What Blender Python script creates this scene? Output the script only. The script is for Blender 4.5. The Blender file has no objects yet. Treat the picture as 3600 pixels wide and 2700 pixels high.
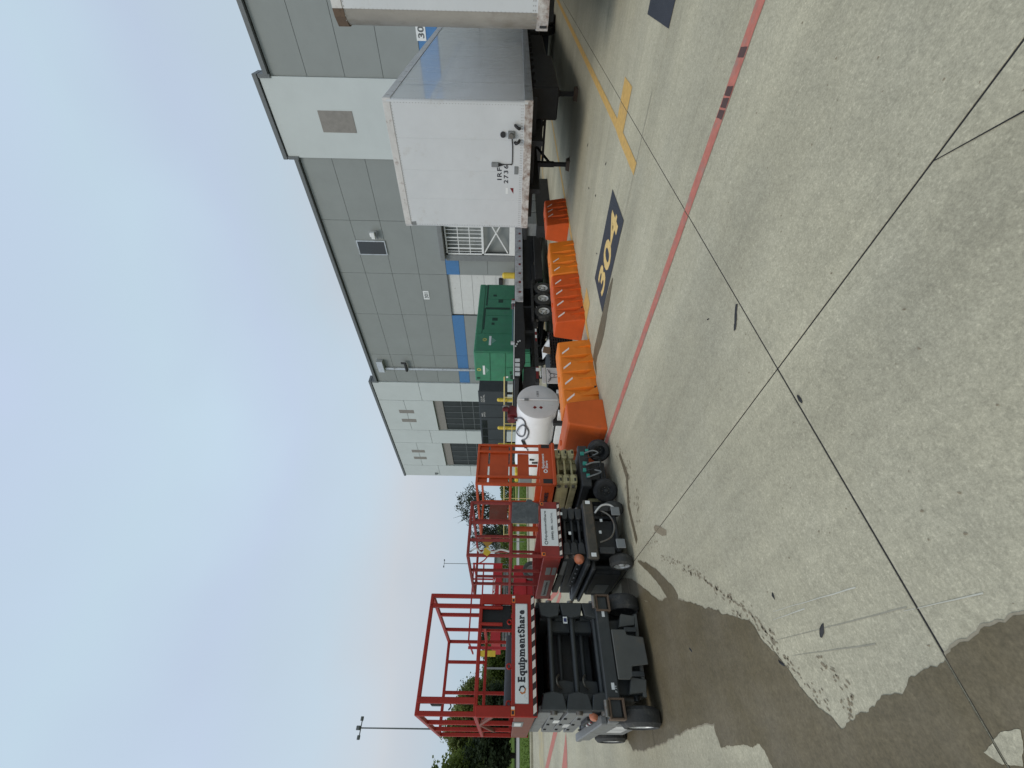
import bpy, bmesh, math, random
from mathutils import Vector, Matrix, noise
from mathutils.geometry import tessellate_polygon
random.seed(7)
SC = bpy.context.scene
COL = SC.collection
# ------------------------------------------------------------------ camera
# The phone was held on its side: the picture's left edge is up in the world.
YAW, PIT, ROL = math.radians(41.22845187), math.radians(-0.29178306), math.radians(-1.09085988)
cf = Vector((math.sin(YAW) * math.cos(PIT), math.cos(YAW) * math.cos(PIT), math.sin(PIT)))
cr = Vector((math.cos(YAW), -math.sin(YAW), 0))
cd_ = cf.cross(cr)
r2 = math.cos(ROL) * cr + math.sin(ROL) * cd_
d2 = -math.sin(ROL) * cr + math.cos(ROL) * cd_
camd = bpy.data.cameras.new('camera')
cam = bpy.data.objects.new('camera', camd)
COL.objects.link(cam)
m = Matrix.Identity(4)
for i in range(3):
    m[i][0] = d2[i]
    m[i][1] = r2[i]
    m[i][2] = -cf[i]
m[2][3] = 1.53
cam.matrix_world = m
camd.sensor_width = 36
camd.lens = 1413.44 / 3600 * 36
camd.clip_start = 0.05
camd.clip_end = 3000
SC.camera = cam
# ------------------------------------------------------------------ world: high thin overcast early in the morning
SUN_EL, SUN_AZ = math.radians(48), math.radians(262)      # azimuth: sun stands towards -X
w = bpy.data.worlds.new('World')
SC.world = w
w.use_nodes = True
nt = w.node_tree
nt.nodes.clear()
N = nt.nodes.new
L = nt.links.new
out = N('ShaderNodeOutputWorld')
bg = N('ShaderNodeBackground')
bg.inputs['Strength'].default_value = 0.1
L(bg.outputs[0], out.inputs[0])
sky = N('ShaderNodeTexSky')
sky.sky_type = 'NISHITA'
sky.sun_disc = False
sky.sun_elevation = SUN_EL
sky.sun_rotation = SUN_AZ
sky.air_density = 1.0
sky.dust_density = 2.0
tc = N('ShaderNodeTexCoord')
sep = N('ShaderNodeSeparateXYZ')
L(tc.outputs['Generated'], sep.inputs[0])
mp = N('ShaderNodeMapping')
mp.inputs['Scale'].default_value = (1.0, 1.0, 1.7)
L(tc.outputs['Generated'], mp.inputs[0])
ns = N('ShaderNodeTexNoise')
ns.inputs['Scale'].default_value = 1.7
ns.inputs['Detail'].default_value = 3.0
ns.inputs['Roughness'].default_value = 0.45
L(mp.outputs[0], ns.inputs[0])
ramp = N('ShaderNodeValToRGB')          # cloud base colour by height
ramp.color_ramp.elements[0].position = 0.0
ramp.color_ramp.elements[0].color = (0.45, 0.565, 0.66, 1)
for p_, c_ in ((0.09, (0.46, 0.565, 0.655)), (0.19, (0.535, 0.585, 0.64)), (0.27, (0.575, 0.61, 0.65)), (0.40, (0.535, 0.645, 0.735)), (0.52, (0.535, 0.635, 0.775)), (0.66, (0.55, 0.69, 0.80)), (0.80, (0.55, 0.65, 0.82))):
    e = ramp.color_ramp.elements.new(p_); e.color = (*c_, 1)
ramp.color_ramp.elements[-1].position = 1.0
ramp.color_ramp.elements[-1].color = (0.62, 0.75, 0.92, 1)
wz = N('ShaderNodeMapRange'); wz.inputs['From Min'].default_value = .3; wz.inputs['From Max'].default_value = .7
wz.inputs['To Min'].default_value = -.07; wz.inputs['To Max'].default_value = .07
L(ns.outputs[0], wz.inputs[0])
az = N('ShaderNodeMath'); az.operation = 'ADD'; L(sep.outputs['Z'], az.inputs[0]); L(wz.outputs[0], az.inputs[1])
L(az.outputs[0], ramp.inputs[0])
hr = N('ShaderNodeMapRange')
hr.inputs['From Min'].default_value = 0.33
hr.inputs['From Max'].default_value = 0.70
hr.inputs['To Min'].default_value = 10.7
hr.inputs['To Max'].default_value = 11.5
L(ns.outputs[0], hr.inputs[0])
cm = N('ShaderNodeVectorMath'); cm.operation = 'SCALE'
L(ramp.outputs[0], cm.inputs[0])
L(hr.outputs[0], cm.inputs['Scale'])
mx = N('ShaderNodeMixRGB')
mx.inputs[0].default_value = 0.86
L(sky.outputs[0], mx.inputs[1])
L(cm.outputs[0], mx.inputs[2])
L(mx.outputs[0], bg.inputs[0])
sund = bpy.data.lights.new('sun', 'SUN')
sund.energy = 1.25
sund.angle = math.radians(24)
sund.color = (1.0, 0.93, 0.82)
sun = bpy.data.objects.new('sun', sund)
COL.objects.link(sun)
sdir = Vector((-math.cos(SUN_EL) * math.cos(math.radians(12)), -math.cos(SUN_EL) * math.sin(math.radians(12)), math.sin(SUN_EL)))
sun.rotation_euler = sdir.to_track_quat('Z', 'Y').to_euler()
SC.view_settings.view_transform = 'Standard'
SC.view_settings.look = 'None'
SC.view_settings.exposure = 0.0
SC.view_settings.gamma = 1.0
SC.view_settings.use_curve_mapping = False

# ------------------------------------------------------------------ helpers
def srgb(r, g, b):
    f = lambda c: (c / 255) / 12.92 if c <= 10 else ((c / 255 + 0.055) / 1.055) ** 2.4
    return (f(r), f(g), f(b))

def M(name, col, rough=.5, metal=0.0, var=.12, vs=5.0, dirt=None, da=.35, ds=3.0, bump=0.0, bs=60.0, coat=0.0, stretch=None, spec=.5):
    mt = bpy.data.materials.new(name)
    mt.use_nodes = True
    t = mt.node_tree
    b = t.nodes['Principled BSDF']
    b.inputs['Roughness'].default_value = rough
    b.inputs['Metallic'].default_value = metal
    b.inputs['Specular IOR Level'].default_value = spec
    if coat: b.inputs['Coat Weight'].default_value = coat
    c = t.nodes.new('ShaderNodeTexCoord')
    src = c.outputs['Object']
    if stretch:
        mp = t.nodes.new('ShaderNodeMapping'); mp.inputs['Scale'].default_value = stretch
        t.links.new(src, mp.inputs[0]); src = mp.outputs[0]
    n = t.nodes.new('ShaderNodeTexNoise')
    n.inputs['Scale'].default_value = vs; n.inputs['Detail'].default_value = 7; n.inputs['Roughness'].default_value = .65
    t.links.new(src, n.inputs[0])
    r = t.nodes.new('ShaderNodeMapRange')
    r.inputs['From Min'].default_value = .3; r.inputs['From Max'].default_value = .7
    r.inputs['To Min'].default_value = 1 - var; r.inputs['To Max'].default_value = 1 + var
    t.links.new(n.outputs[0], r.inputs[0])
    s = t.nodes.new('ShaderNodeVectorMath'); s.operation = 'SCALE'
    s.inputs[0].default_value = col[:3]
    t.links.new(r.outputs[0], s.inputs['Scale'])
    colout = s.outputs[0]
    if dirt:
        n2 = t.nodes.new('ShaderNodeTexNoise')
        n2.inputs['Scale'].default_value = ds; n2.inputs['Detail'].default_value = 9; n2.inputs['Roughness'].default_value = .72
        t.links.new(src, n2.inputs[0])
        r2_ = t.nodes.new('ShaderNodeMapRange')
        r2_.inputs['From Min'].default_value = .62 - da * .35; r2_.inputs['From Max'].default_value = .80 - da * .25
        r2_.inputs['To Min'].default_value = 0; r2_.inputs['To Max'].default_value = .85
        t.links.new(n2.outputs[0], r2_.inputs[0])
        mm = t.nodes.new('ShaderNodeMixRGB')
        t.links.new(r2_.outputs[0], mm.inputs[0]); t.links.new(colout, mm.inputs[1])
        mm.inputs[2].default_value = (*dirt[:3], 1)
        colout = mm.outputs[0]
        r3 = t.nodes.new('ShaderNodeMapRange')
        r3.inputs['To Min'].default_value = rough; r3.inputs['To Max'].default_value = min(1, rough + .35)
        t.links.new(r2_.outputs[0], r3.inputs[0]); t.links.new(r3.outputs[0], b.inputs['Roughness'])
    t.links.new(colout, b.inputs['Base Color'])
    if bump:
        n3 = t.nodes.new('ShaderNodeTexNoise'); n3.inputs['Scale'].default_value = bs; n3.inputs['Detail'].default_value = 4
        t.links.new(src, n3.inputs[0])
        bb = t.nodes.new('ShaderNodeBump'); bb.inputs['Strength'].default_value = bump; bb.inputs['Distance'].default_value = .02
        t.links.new(n3.outputs[0], bb.inputs['Height']); t.links.new(bb.outputs[0], b.inputs['Normal'])
    return mt

def tag(o, label, cat, group=None, kind=None):
    o['label'] = label; o['category'] = cat
    if group: o['group'] = group
    if kind: o['kind'] = kind
    return o

def root(name, label, cat, loc=(0, 0, 0), rz=0.0, group=None):
    o = bpy.data.objects.new(name, None)
    o.empty_display_size = .2
    COL.objects.link(o); o.location = loc; o.rotation_euler = (0, 0, rz)
    return tag(o, label, cat, group)

class MB:
    def __init__(s): s.v = []; s.f = []
    def add(s, vs, fs):
        k = len(s.v); s.v += [tuple(v) for v in vs]; s.f += [tuple(k + i for i in f) for f in fs]; return s
    def box(s, x0, x1, y0, y1, z0, z1):
        return s.add([(x0, y0, z0), (x1, y0, z0), (x1, y1, z0), (x0, y1, z0), (x0, y0, z1), (x1, y0, z1), (x1, y1, z1), (x0, y1, z1)],
                     [(0, 3, 2, 1), (4, 5, 6, 7), (0, 1, 5, 4), (1, 2, 6, 5), (2, 3, 7, 6), (3, 0, 4, 7)])
    def bar(s, p, q, w, h=None, up=(0, 0, 1)):
        h = h or w; p = Vector(p); q = Vector(q); d = (q - p).normalized(); u = Vector(up)
        if abs(d.dot(u)) > .95: u = Vector((1, 0, 0))
        a = d.cross(u).normalized(); c = a.cross(d).normalized()
        vs = []
        for e in (p, q):
            for i, j in ((-1, -1), (1, -1), (1, 1), (-1, 1)): vs.append(e + a * i * w / 2 + c * j * h / 2)
        return s.add(vs, [(0, 3, 2, 1), (4, 5, 6, 7), (0, 1, 5, 4), (1, 2, 6, 5), (2, 3, 7, 6), (3, 0, 4, 7)])
    def cyl(s, p, q, r, n=16, r1=None, cap=True):
        p = Vector(p); q = Vector(q); r1 = r if r1 is None else r1
        d = (q - p).normalized(); u = Vector((0, 0, 1)) if abs(d.z) < .9 else Vector((1, 0, 0))
        a = d.cross(u).normalized(); c = d.cross(a).normalized(); vs = []
        for e, rr in ((p, r), (q, r1)):
            for i in range(n):
                t = 2 * math.pi * i / n; vs.append(e + a * math.cos(t) * rr + c * math.sin(t) * rr)
        fs = [(i, (i + 1) % n, n + (i + 1) % n, n + i) for i in range(n)]
        if cap: fs += [tuple(range(n))[::-1], tuple(range(n, 2 * n))]
        return s.add(vs, fs)
    def tube(s, pts, r, n=8):
        pts = [Vector(p) for p in pts]
        if len(pts) >= 4:
            o_ = []
            for k in range(len(pts) - 1):
                p0, p1, p2, p3 = pts[max(k - 1, 0)], pts[k], pts[k + 1], pts[min(k + 2, len(pts) - 1)]
                for q in range(4):
                    t = q / 4; o_.append(.5 * ((2 * p1) + (p2 - p0) * t + (2 * p0 - 5 * p1 + 4 * p2 - p3) * t * t + (3 * p1 - p0 - 3 * p2 + p3) * t ** 3))
            pts = o_ + [pts[-1]]
        vs = []; fs = []; m_ = len(pts)
        prev = None
        for k, p in enumerate(pts):
            d = (pts[min(k + 1, m_ - 1)] - pts[max(k - 1, 0)]).normalized()
            if prev is None:
                u = Vector((0, 0, 1)) if abs(d.z) < .9 else Vector((1, 0, 0)); a = d.cross(u).normalized()
            else: a = (prev - d * prev.dot(d)).normalized()
            prev = a; c = d.cross(a)
            for i in range(n):
                t = 2 * math.pi * i / n; vs.append(p + a * math.cos(t) * r + c * math.sin(t) * r)
        for k in range(m_ - 1):
            for i in range(n): fs.append((k * n + i, k * n + (i + 1) % n, (k + 1) * n + (i + 1) % n, (k + 1) * n + i))
        fs += [tuple(range(n))[::-1], tuple(range((m_ - 1) * n, m_ * n))]
        return s.add(vs, fs)
    def lathe(s, prof, org, axis, n=28):
        org = Vector(org); d = Vector(axis).normalized(); u = Vector((0, 0, 1)) if abs(d.z) < .9 else Vector((1, 0, 0))
        a = d.cross(u).normalized(); c = d.cross(a).normalized(); vs = []; fs = []; k = len(prof)
        for i in range(n):
            t = 2 * math.pi * i / n
            for h, r in prof: vs.append(org + d * h + (a * math.cos(t) + c * math.sin(t)) * r)
        for i in range(n):
            j = (i + 1) % n
            for q in range(k - 1): fs.append((i * k + q, j * k + q, j * k + q + 1, i * k + q + 1))
        return s.add(vs, fs)
    def prism(s, poly, axis, a, b):
        """poly: 2D points in the plane across the axis; x: (y,z), y: (x,z), z: (x,y)"""
        n = len(poly); f = {'x': lambda p, t: (t, p[0], p[1]), 'y': lambda p, t: (p[0], t, p[1]), 'z': lambda p, t: (p[0], p[1], t)}[axis]
        vs = [f(p, a) for p in poly] + [f(p, b) for p in poly]
        return s.add(vs, [tuple(range(n))[::-1], tuple(range(n, 2 * n))] + [(i, (i + 1) % n, n + (i + 1) % n, n + i) for i in range(n)])
    def build(s, name, mat, parent=None, bevel=0.0, smooth=False, kind=None, label=None):
        me = bpy.data.meshes.new(name)
        me.from_pydata(s.v, [], s.f)
        bm = bmesh.new(); bm.from_mesh(me)
        bmesh.ops.recalc_face_normals(bm, faces=bm.faces)
        if bevel:
            es = [e for e in bm.edges if len(e.link_faces) == 2 and e.calc_face_angle(0) > .6]
            bmesh.ops.bevel(bm, geom=es, offset=bevel, segments=1, affect='EDGES', clamp_overlap=True)
        bm.to_mesh(me); bm.free()
        me.materials.append(mat)
        if smooth:
            me.polygons.foreach_set('use_smooth', [True] * len(me.polygons))
            me.set_sharp_from_angle(angle=math.radians(38))
        o = bpy.data.objects.new(name, me); COL.objects.link(o)
        if parent: o.parent = parent
        if kind: o['kind'] = kind
        if label: o['label'] = label
        return o

def box(name, mat, parent, x0, x1, y0, y1, z0, z1, bevel=.004, **k):
    return MB().box(x0, x1, y0, y1, z0, z1).build(name, mat, parent, bevel=bevel, **k)

def copy_tree(o, parent=None):
    c = o.copy(); COL.objects.link(c); c.parent = parent
    for ch in list(o.children): copy_tree(ch, c)
    return c

def lettering(s, mat, parent, org, right, up, w, h, bold=.0, depth=.0015, name='lettering', spacing=1.0):
    """text fitted into a w x h box whose lower left corner is org"""
    cu = bpy.data.curves.new('t', 'FONT'); cu.body = s; cu.offset = bold; cu.extrude = .01; cu.space_character = spacing
    cu.resolution_u = 3
    to = bpy.data.objects.new('t', cu); COL.objects.link(to)
    bpy.context.view_layer.update()
    me = bpy.data.meshes.new_from_object(to.evaluated_get(bpy.context.evaluated_depsgraph_get()))
    bpy.data.objects.remove(to)
    xs = [v.co.x for v in me.vertices]; ys = [v.co.y for v in me.vertices]
    x0, x1, y0, y1 = min(xs), max(xs), min(ys), max(ys)
    R_ = Vector(right).normalized(); U = Vector(up).normalized(); Nn = R_.cross(U); O = Vector(org)
    for v in me.vertices:
        v.co = O + R_ * ((v.co.x - x0) / (x1 - x0) * w) + U * ((v.co.y - y0) / (y1 - y0) * h) + Nn * (depth if v.co.z > 0 else -.0005)
    me.materials.clear(); me.materials.append(mat)
    o = bpy.data.objects.new(name, me); COL.objects.link(o)
    if parent: o.parent = parent
    return o

def slab_text(s, mat, parent, org, right, up, w, h, bold=.03, depth=.0015):
    """bold letters with square slab serifs, fitted into w x h (cap height h)"""
    R_ = Vector(right).normalized(); U = Vector(up).normalized(); Nn = R_.cross(U); O = Vector(org)
    verts = []; faces = []; cur = 0.0
    def q(x0, x1, y0, y1):
        k = len(verts); verts.extend([(x0, y0), (x1, y0), (x1, y1), (x0, y1)]); faces.append((k, k + 1, k + 2, k + 3))
    SER = {'E': 'lb lt', 'q': 'rd', 'u': 'lx rx rb', 'i': 'cb cx', 'p': 'lx ld', 'm': 'lx lb cb rb', 'n': 'lx lb rb', 't': '', 'h': 'lt lb rb', 'a': 'rb', 'r': 'lx lb', 'e': '', 'S': ''}
    for ch in s:
        cu = bpy.data.curves.new('t', 'FONT'); cu.body = ch; cu.offset = bold; cu.extrude = 0; cu.resolution_u = 3
        to = bpy.data.objects.new('t', cu); COL.objects.link(to); bpy.context.view_layer.update()
        me = bpy.data.meshes.new_from_object(to.evaluated_get(bpy.context.evaluated_depsgraph_get())); bpy.data.objects.remove(to)
        x0 = min(v.co.x for v in me.vertices); x1 = max(v.co.x for v in me.vertices); k = len(verts)
        verts.extend([(v.co.x - x0 + cur, v.co.y) for v in me.vertices]); faces.extend([tuple(k + i for i in p.vertices) for p in me.polygons])
        wd = x1 - x0; st = .075
        for c in SER.get(ch, '').split():
            xc = {'l': cur + st, 'r': cur + wd - st, 'c': cur + wd / 2}[c[0]]; e = .15
            y = {'b': 0.0 - bold * .5, 't': .68 + bold * .5, 'x': .50 + bold * .3, 'd': -.20}[c[1]]
            lo, hi = (y, y + .075) if c[1] in 'bd' else (y - .075, y)
            q(xc - e, xc + (e if c[1] in 'bd' else .02), lo, hi)
        cur += wd + .085
    xs = [v[0] for v in verts]; x0, x1 = min(xs), max(xs); cap = .70
    me = bpy.data.meshes.new('lettering')
    me.from_pydata([tuple(O + R_ * ((x - x0) / (x1 - x0) * w) + U * (y / cap * h) + Nn * (depth + i * 1e-7)) for i, (x, y) in enumerate(verts)], [], faces)
    me.materials.append(mat); o = bpy.data.objects.new('lettering', me); COL.objects.link(o); o.parent = parent
    return o

# ------------------------------------------------------------------ materials
def concrete(name, dry=True):
    mt = bpy.data.materials.new(name); mt.use_nodes = True; t = mt.node_tree; b = t.nodes['Principled BSDF']
    g = t.nodes.new('ShaderNodeNewGeometry'); pos = g.outputs['Position']
    def nz(sc, det=6, ro=.6, stretch=None):
        src = pos
        if stretch:
            mp = t.nodes.new('ShaderNodeMapping'); mp.inputs['Scale'].default_value = stretch; mp.inputs['Rotation'].default_value = (0, 0, .5)
            t.links.new(pos, mp.inputs[0]); src = mp.outputs[0]
        n = t.nodes.new('ShaderNodeTexNoise'); n.inputs['Scale'].default_value = sc; n.inputs['Detail'].default_value = det; n.inputs['Roughness'].default_value = ro
        t.links.new(src, n.inputs[0]); return n.outputs[0]
    def rng(x, a, b_, c, d):
        r = t.nodes.new('ShaderNodeMapRange'); r.inputs['From Min'].default_value = a; r.inputs['From Max'].default_value = b_
        r.inputs['To Min'].default_value = c; r.inputs['To Max'].default_value = d; t.links.new(x, r.inputs[0]); return r.outputs[0]
    def mul(x, y):
        m_ = t.nodes.new('ShaderNodeMath'); m_.operation = 'MULTIPLY'; t.links.new(x, m_.inputs[0]); t.links.new(y, m_.inputs[1]); return m_.outputs[0]
    v = rng(nz(.55), .3, .7, .86, 1.12)
    v = mul(v, rng(nz(9, 8, .7), .3, .7, .92, 1.08))
    v = mul(v, rng(nz(30, 4, .7), .34, .66, .87, 1.11))
    v = mul(v, rng(nz(90, 3, .7), .32, .68, .84, 1.15))
    v = mul(v, rng(nz(.35, 3, .5, (3.0, .35, 1)), .40, .62, 1.05, .93))
    v = mul(v, rng(nz(3.2, 8, .75), .60, .78, 1.0, .84))
    v = mul(v, rng(nz(45, 2, .6), .58, .74, 1.0, 1.16 if dry else 1.06))      # pale aggregate
    v = mul(v, rng(nz(1.6, 5, .6, (6, .5, 1)), .35, .7, 1.04, .93))           # broomed streaks and tyre rub
    v = mul(v, rng(nz(7.0, 3, .6), .74, .78, 1.0, .70))                        # dark spots
    s = t.nodes.new('ShaderNodeVectorMath'); s.operation = 'SCALE'
    s.inputs[0].default_value = (.412, .378, .270) if dry else (.134, .108, .062)
    t.links.new(v, s.inputs['Scale'])
    col = s.outputs[0]
    mm = t.nodes.new('ShaderNodeMixRGB'); t.links.new(rng(nz(.8, 5), .42, .68, 0, .35), mm.inputs[0]); t.links.new(col, mm.inputs[1])
    s2 = t.nodes.new('ShaderNodeVectorMath'); s2.operation = 'SCALE'; s2.inputs[0].default_value = (.388, .368, .288) if dry else (.104, .088, .056)
    t.links.new(v, s2.inputs['Scale']); t.links.new(s2.outputs[0], mm.inputs[2])
    if not dry:
        m3 = t.nodes.new('ShaderNodeMixRGB'); t.links.new(rng(nz(1.3, 6, .65), .40, .66, 0, .55), m3.inputs[0]); t.links.new(mm.outputs[0], m3.inputs[1])
        s3 = t.nodes.new('ShaderNodeVectorMath'); s3.operation = 'SCALE'; s3.inputs[0].default_value = (.185, .158, .112); t.links.new(v, s3.inputs['Scale']); t.links.new(s3.outputs[0], m3.inputs[2]); mm = m3
    t.links.new(mm.outputs[0], b.inputs['Base Color'])
    b.inputs['Roughness'].default_value = .85 if dry else .6
    b.inputs['Specular IOR Level'].default_value = .3 if dry else .25
    bp = t.nodes.new('ShaderNodeBump'); bp.inputs['Strength'].default_value = .6 if dry else .25; bp.inputs['Distance'].default_value = .004
    t.links.new(nz(160, 4, .7), bp.inputs['Height']); t.links.new(bp.outputs[0], b.inputs['Normal'])
    return mt

GRIME = srgb(92, 84, 70)
RUST = (.13, .055, .025)
m_conc = concrete('dry_concrete'); m_wet = concrete('wet_concrete', False)
m_gap = M('joint_and_hole_dark', (.034, .034, .034), .95, spec=.05)
def paint(name, col, worn=.3):
    mt = M(name, col, .75, var=.16, vs=14, dirt=(.24, .225, .19), da=worn, ds=5, bump=.2, bs=150); return mt
m_red = paint('red_line_paint', (.46, .150, .108), .30)
m_yel = paint('yellow_line_paint', (.56, .345, .10), .15)
m_pad = paint('dark_pad_paint', (.030, .034, .044), .0)
m_num = paint('number_paint', (.66, .46, .17), .0)
m_mud = M('mud_stain', (.235, .195, .13), .85, var=.2, vs=30)
m_grass = M('grass', (.085, .130, .024), .95, var=.3, vs=1.5, dirt=(.06, .10, .02), da=.4, ds=.35, bump=.3, bs=30, spec=.05)
m_wgrey = M('grey_wall_paint', (.258, .278, .270), .75, var=.05, vs=.6, bump=.04, bs=40)
m_wlight = M('light_wall_paint', (.53, .57, .565), .75, var=.04, vs=.5, bump=.04, bs=40)
m_wblue = M('blue_wall_paint', (.065, .19, .40), .6, var=.06)
m_cop = M('coping_metal', (.125, .137, .140), .5)
m_wtaupe = M('taupe_recess', (.24, .225, .205), .75)
m_glass = M('dark_glass', (.018, .022, .024), .08, var=.1, spec=.8)
m_glassg = M('dark_curtain_wall', (.036, .042, .042), .4, var=.15, vs=1, spec=.2)
m_alu = M('aluminium', (.55, .57, .58), .38, .7, dirt=GRIME, da=.2)
m_door = M('white_door_panel', (.60, .61, .59), .5, var=.05, dirt=GRIME, da=.0)
m_white = M('white_paint', (.72, .73, .72), .45, var=.05, dirt=GRIME, da=.05, ds=2)
m_twhite = M('trailer_white_skin', (.58, .60, .61), .34, var=.05, vs=1.2, dirt=(.42, .40, .36), da=.12, ds=1.4, bump=.05, bs=2.5)
m_tside = M('trailer_side_skin', (.82, .83, .83), .16, var=.06, vs=.8, dirt=(.50, .51, .50), da=.30, ds=2.2, bump=.04, bs=1.2, stretch=(1.5, 1, .35), coat=1.0)  # paler than the front skin to make up for weak light on the sides
m_trust = M('rusty_white_rail', (.55, .53, .50), .55, var=.1, dirt=RUST, da=.62, ds=7)
m_trust2 = M('worn_white_rail', (.57, .56, .54), .5, var=.1, dirt=RUST, da=.20, ds=6)
m_tdirty = M('grimy_nose_panel', (.30, .28, .245), .45, var=.15, vs=2, dirt=(.17, .145, .11), da=.45, ds=2.4, stretch=(1, 1, .4))
m_rivet = M('rivet', (.30, .29, .28), .5, .4)
m_black = M('black_steel', (.016, .016, .017), .6, var=.3, dirt=(.05, .045, .038), da=.2, ds=6)
m_rubber = M('tyre_rubber', (.028, .028, .028), .8, var=.25, dirt=(.10, .095, .08), da=.3, ds=8, bump=.15, bs=90)
m_rubberg = M('grey_solid_tyre', (.040, .041, .040), .8, var=.25, dirt=(.14, .13, .11), da=.35, ds=7, bump=.2, bs=60)
m_rim = M('pale_rim', (.62, .63, .62), .45, .2, dirt=GRIME, da=.25, ds=9)
m_lred = M('lift_red_paint', (.315, .019, .010), .5, var=.10, dirt=(.17, .04, .028), da=.10, ds=6, spec=.35)
m_lred2 = M('faded_red_paint', (.235, .024, .018), .6, var=.18, vs=9, dirt=(.24, .13, .11), da=.16, ds=10)
m_lside = M('brown_red_side', (.17, .048, .026), .6, var=.2, dirt=(.13, .09, .07), da=.3, ds=5)
m_lgrey = M('lift_dark_grey', (.034, .039, .040), .5, var=.2, vs=8, dirt=(.10, .095, .085), da=.16, ds=7)
m_lgrey2 = M('lift_side_grey', (.17, .175, .175), .5, var=.12, vs=6, dirt=(.12, .105, .09), da=.3, ds=6)
m_blk2 = M('sooty_black', (.030, .032, .033), .55, var=.3, vs=9, dirt=(.095, .085, .070), da=.22, ds=8)
m_nose = M('nose_plate_grey', (.085, .088, .080), .6, var=.1, dirt=(.12, .10, .07), da=.2, ds=5)
m_mat = M('black_mat_and_fill', (.010, .013, .014), .7)
m_pin = M('worn_pin_steel', (.20, .19, .17), .4, .7, dirt=RUST, da=.3, ds=20)
m_rusty = M('rusty_plate', (.13, .085, .055), .75, var=.3, vs=12, dirt=(.05, .04, .03), da=.4, ds=12)
m_brown = M('grimy_bumper', (.058, .053, .042), .7, var=.25, vs=9, dirt=(.15, .11, .07), da=.4, ds=8)
m_lor = M('lift_orange_paint', (.46, .062, .009), .5, var=.12, vs=6, dirt=(.26, .10, .06), da=.12, ds=6)
m_tan = M('tan_arm_paint', (.42, .375, .20), .55, var=.14, vs=7, dirt=(.13, .115, .07), da=.28, ds=8)
m_teal = M('teal_valve', (.03, .26, .21), .5)
m_sign = M('white_sign_face', (.72, .74, .73), .35, var=.03, dirt=(.40, .39, .36), da=.02, ds=14)
m_ink = M('navy_black_ink', (.012, .013, .020), .5)
m_inkg = M('faded_grey_ink', (.10, .11, .11), .6)
m_orink = M('orange_ink', (.50, .17, .05), .5)
m_decal = M('orange_warning_decal', (.75, .19, .03), .5)
m_chw = M('chevron_white', (.70, .62, .55), .6, var=.1)
m_chb = M('chevron_black', (.028, .015, .014), .6)
m_beac = M('orange_beacon_dome', (.42, .14, .07), .35, dirt=(.35, .25, .2), da=.3, ds=20)
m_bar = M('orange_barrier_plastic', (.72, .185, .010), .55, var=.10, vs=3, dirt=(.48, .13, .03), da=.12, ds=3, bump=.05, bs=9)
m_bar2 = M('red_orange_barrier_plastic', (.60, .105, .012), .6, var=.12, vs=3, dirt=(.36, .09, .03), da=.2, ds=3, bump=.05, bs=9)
m_bar3 = M('deep_shaded_orange_plastic', (.58, .082, .006), .6, var=.12, vs=3, dirt=(.36, .07, .02), da=.2, ds=4, bump=.05, bs=9)  # deeper orange, also carries the shade beneath the box trailer
m_refl = M('white_reflector', (.78, .70, .64), .4)
m_tank = M('white_tank_paint', (.80, .79, .78), .38, var=.04, dirt=(.40, .37, .31), da=.08, ds=3)
m_green = M('generator_green', (.042, .205, .110), .42, var=.15, vs=2.5, dirt=(.065, .175, .125), da=.3, ds=3)
m_greend = M('green_recess_shade', (.010, .045, .028), .6)  # darkened generator green, paints the shade of slots and recesses
m_bol = M('bollard_yellow', (.62, .45, .055), .45, var=.08)
m_rail = M('pale_yellow_pipe', (.62, .50, .20), .5)
m_dkgrey = M('dark_cladding', (.034, .041, .046), .5, var=.12, vs=1.5)
m_tape = M('tape_red', (.17, .012, .015), .4)
m_bark = M('bark', (.055, .042, .030), .9, var=.3, vs=5, bump=.5, bs=14)
m_paper = M('paper', (.55, .55, .53), .7)
m_card = M('cardboard', (.16, .11, .065), .8)
m_yellowp = M('machine_yellow', (.60, .42, .03), .5)
m_path = M('pale_path', (.33, .32, .29), .9)
m_greyp = M('mid_grey_paint', (.19, .20, .20), .5, var=.12)
m_brass = M('brass', (.35, .26, .08), .4, .8)
def leafmat(name, c1, c2):
    mt = bpy.data.materials.new(name); mt.use_nodes = True; t = mt.node_tree; b = t.nodes['Principled BSDF']
    c = t.nodes.new('ShaderNodeTexCoord'); n = t.nodes.new('ShaderNodeTexNoise'); n.inputs['Scale'].default_value = .9; n.inputs['Detail'].default_value = 5
    t.links.new(c.outputs['Object'], n.inputs[0])
    r = t.nodes.new('ShaderNodeValToRGB'); r.color_ramp.elements[0].position = .35; r.color_ramp.elements[1].position = .66
    r.color_ramp.elements[0].color = (*c1, 1); r.color_ramp.elements[1].color = (*c2, 1)
    t.links.new(n.outputs[0], r.inputs[0]); t.links.new(r.outputs[0], b.inputs['Base Color'])
    b.inputs['Roughness'].default_value = .6; b.inputs['Specular IOR Level'].default_value = .25
    tl = t.nodes.new('ShaderNodeBsdfTranslucent'); t.links.new(r.outputs[0], tl.inputs[0]); ms = t.nodes.new('ShaderNodeMixShader'); ms.inputs[0].default_value = .38
    t.links.new(b.outputs[0], ms.inputs[1]); t.links.new(tl.outputs[0], ms.inputs[2]); t.links.new(ms.outputs[0], t.nodes['Material Output'].inputs[0])
    return mt
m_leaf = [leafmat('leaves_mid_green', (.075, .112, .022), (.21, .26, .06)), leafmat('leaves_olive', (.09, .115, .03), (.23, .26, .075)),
          leafmat('leaves_grey_green', (.030, .042, .026), (.075, .090, .055)), leafmat('leaves_dark', (.018, .032, .014), (.048, .066, .026))]

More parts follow.
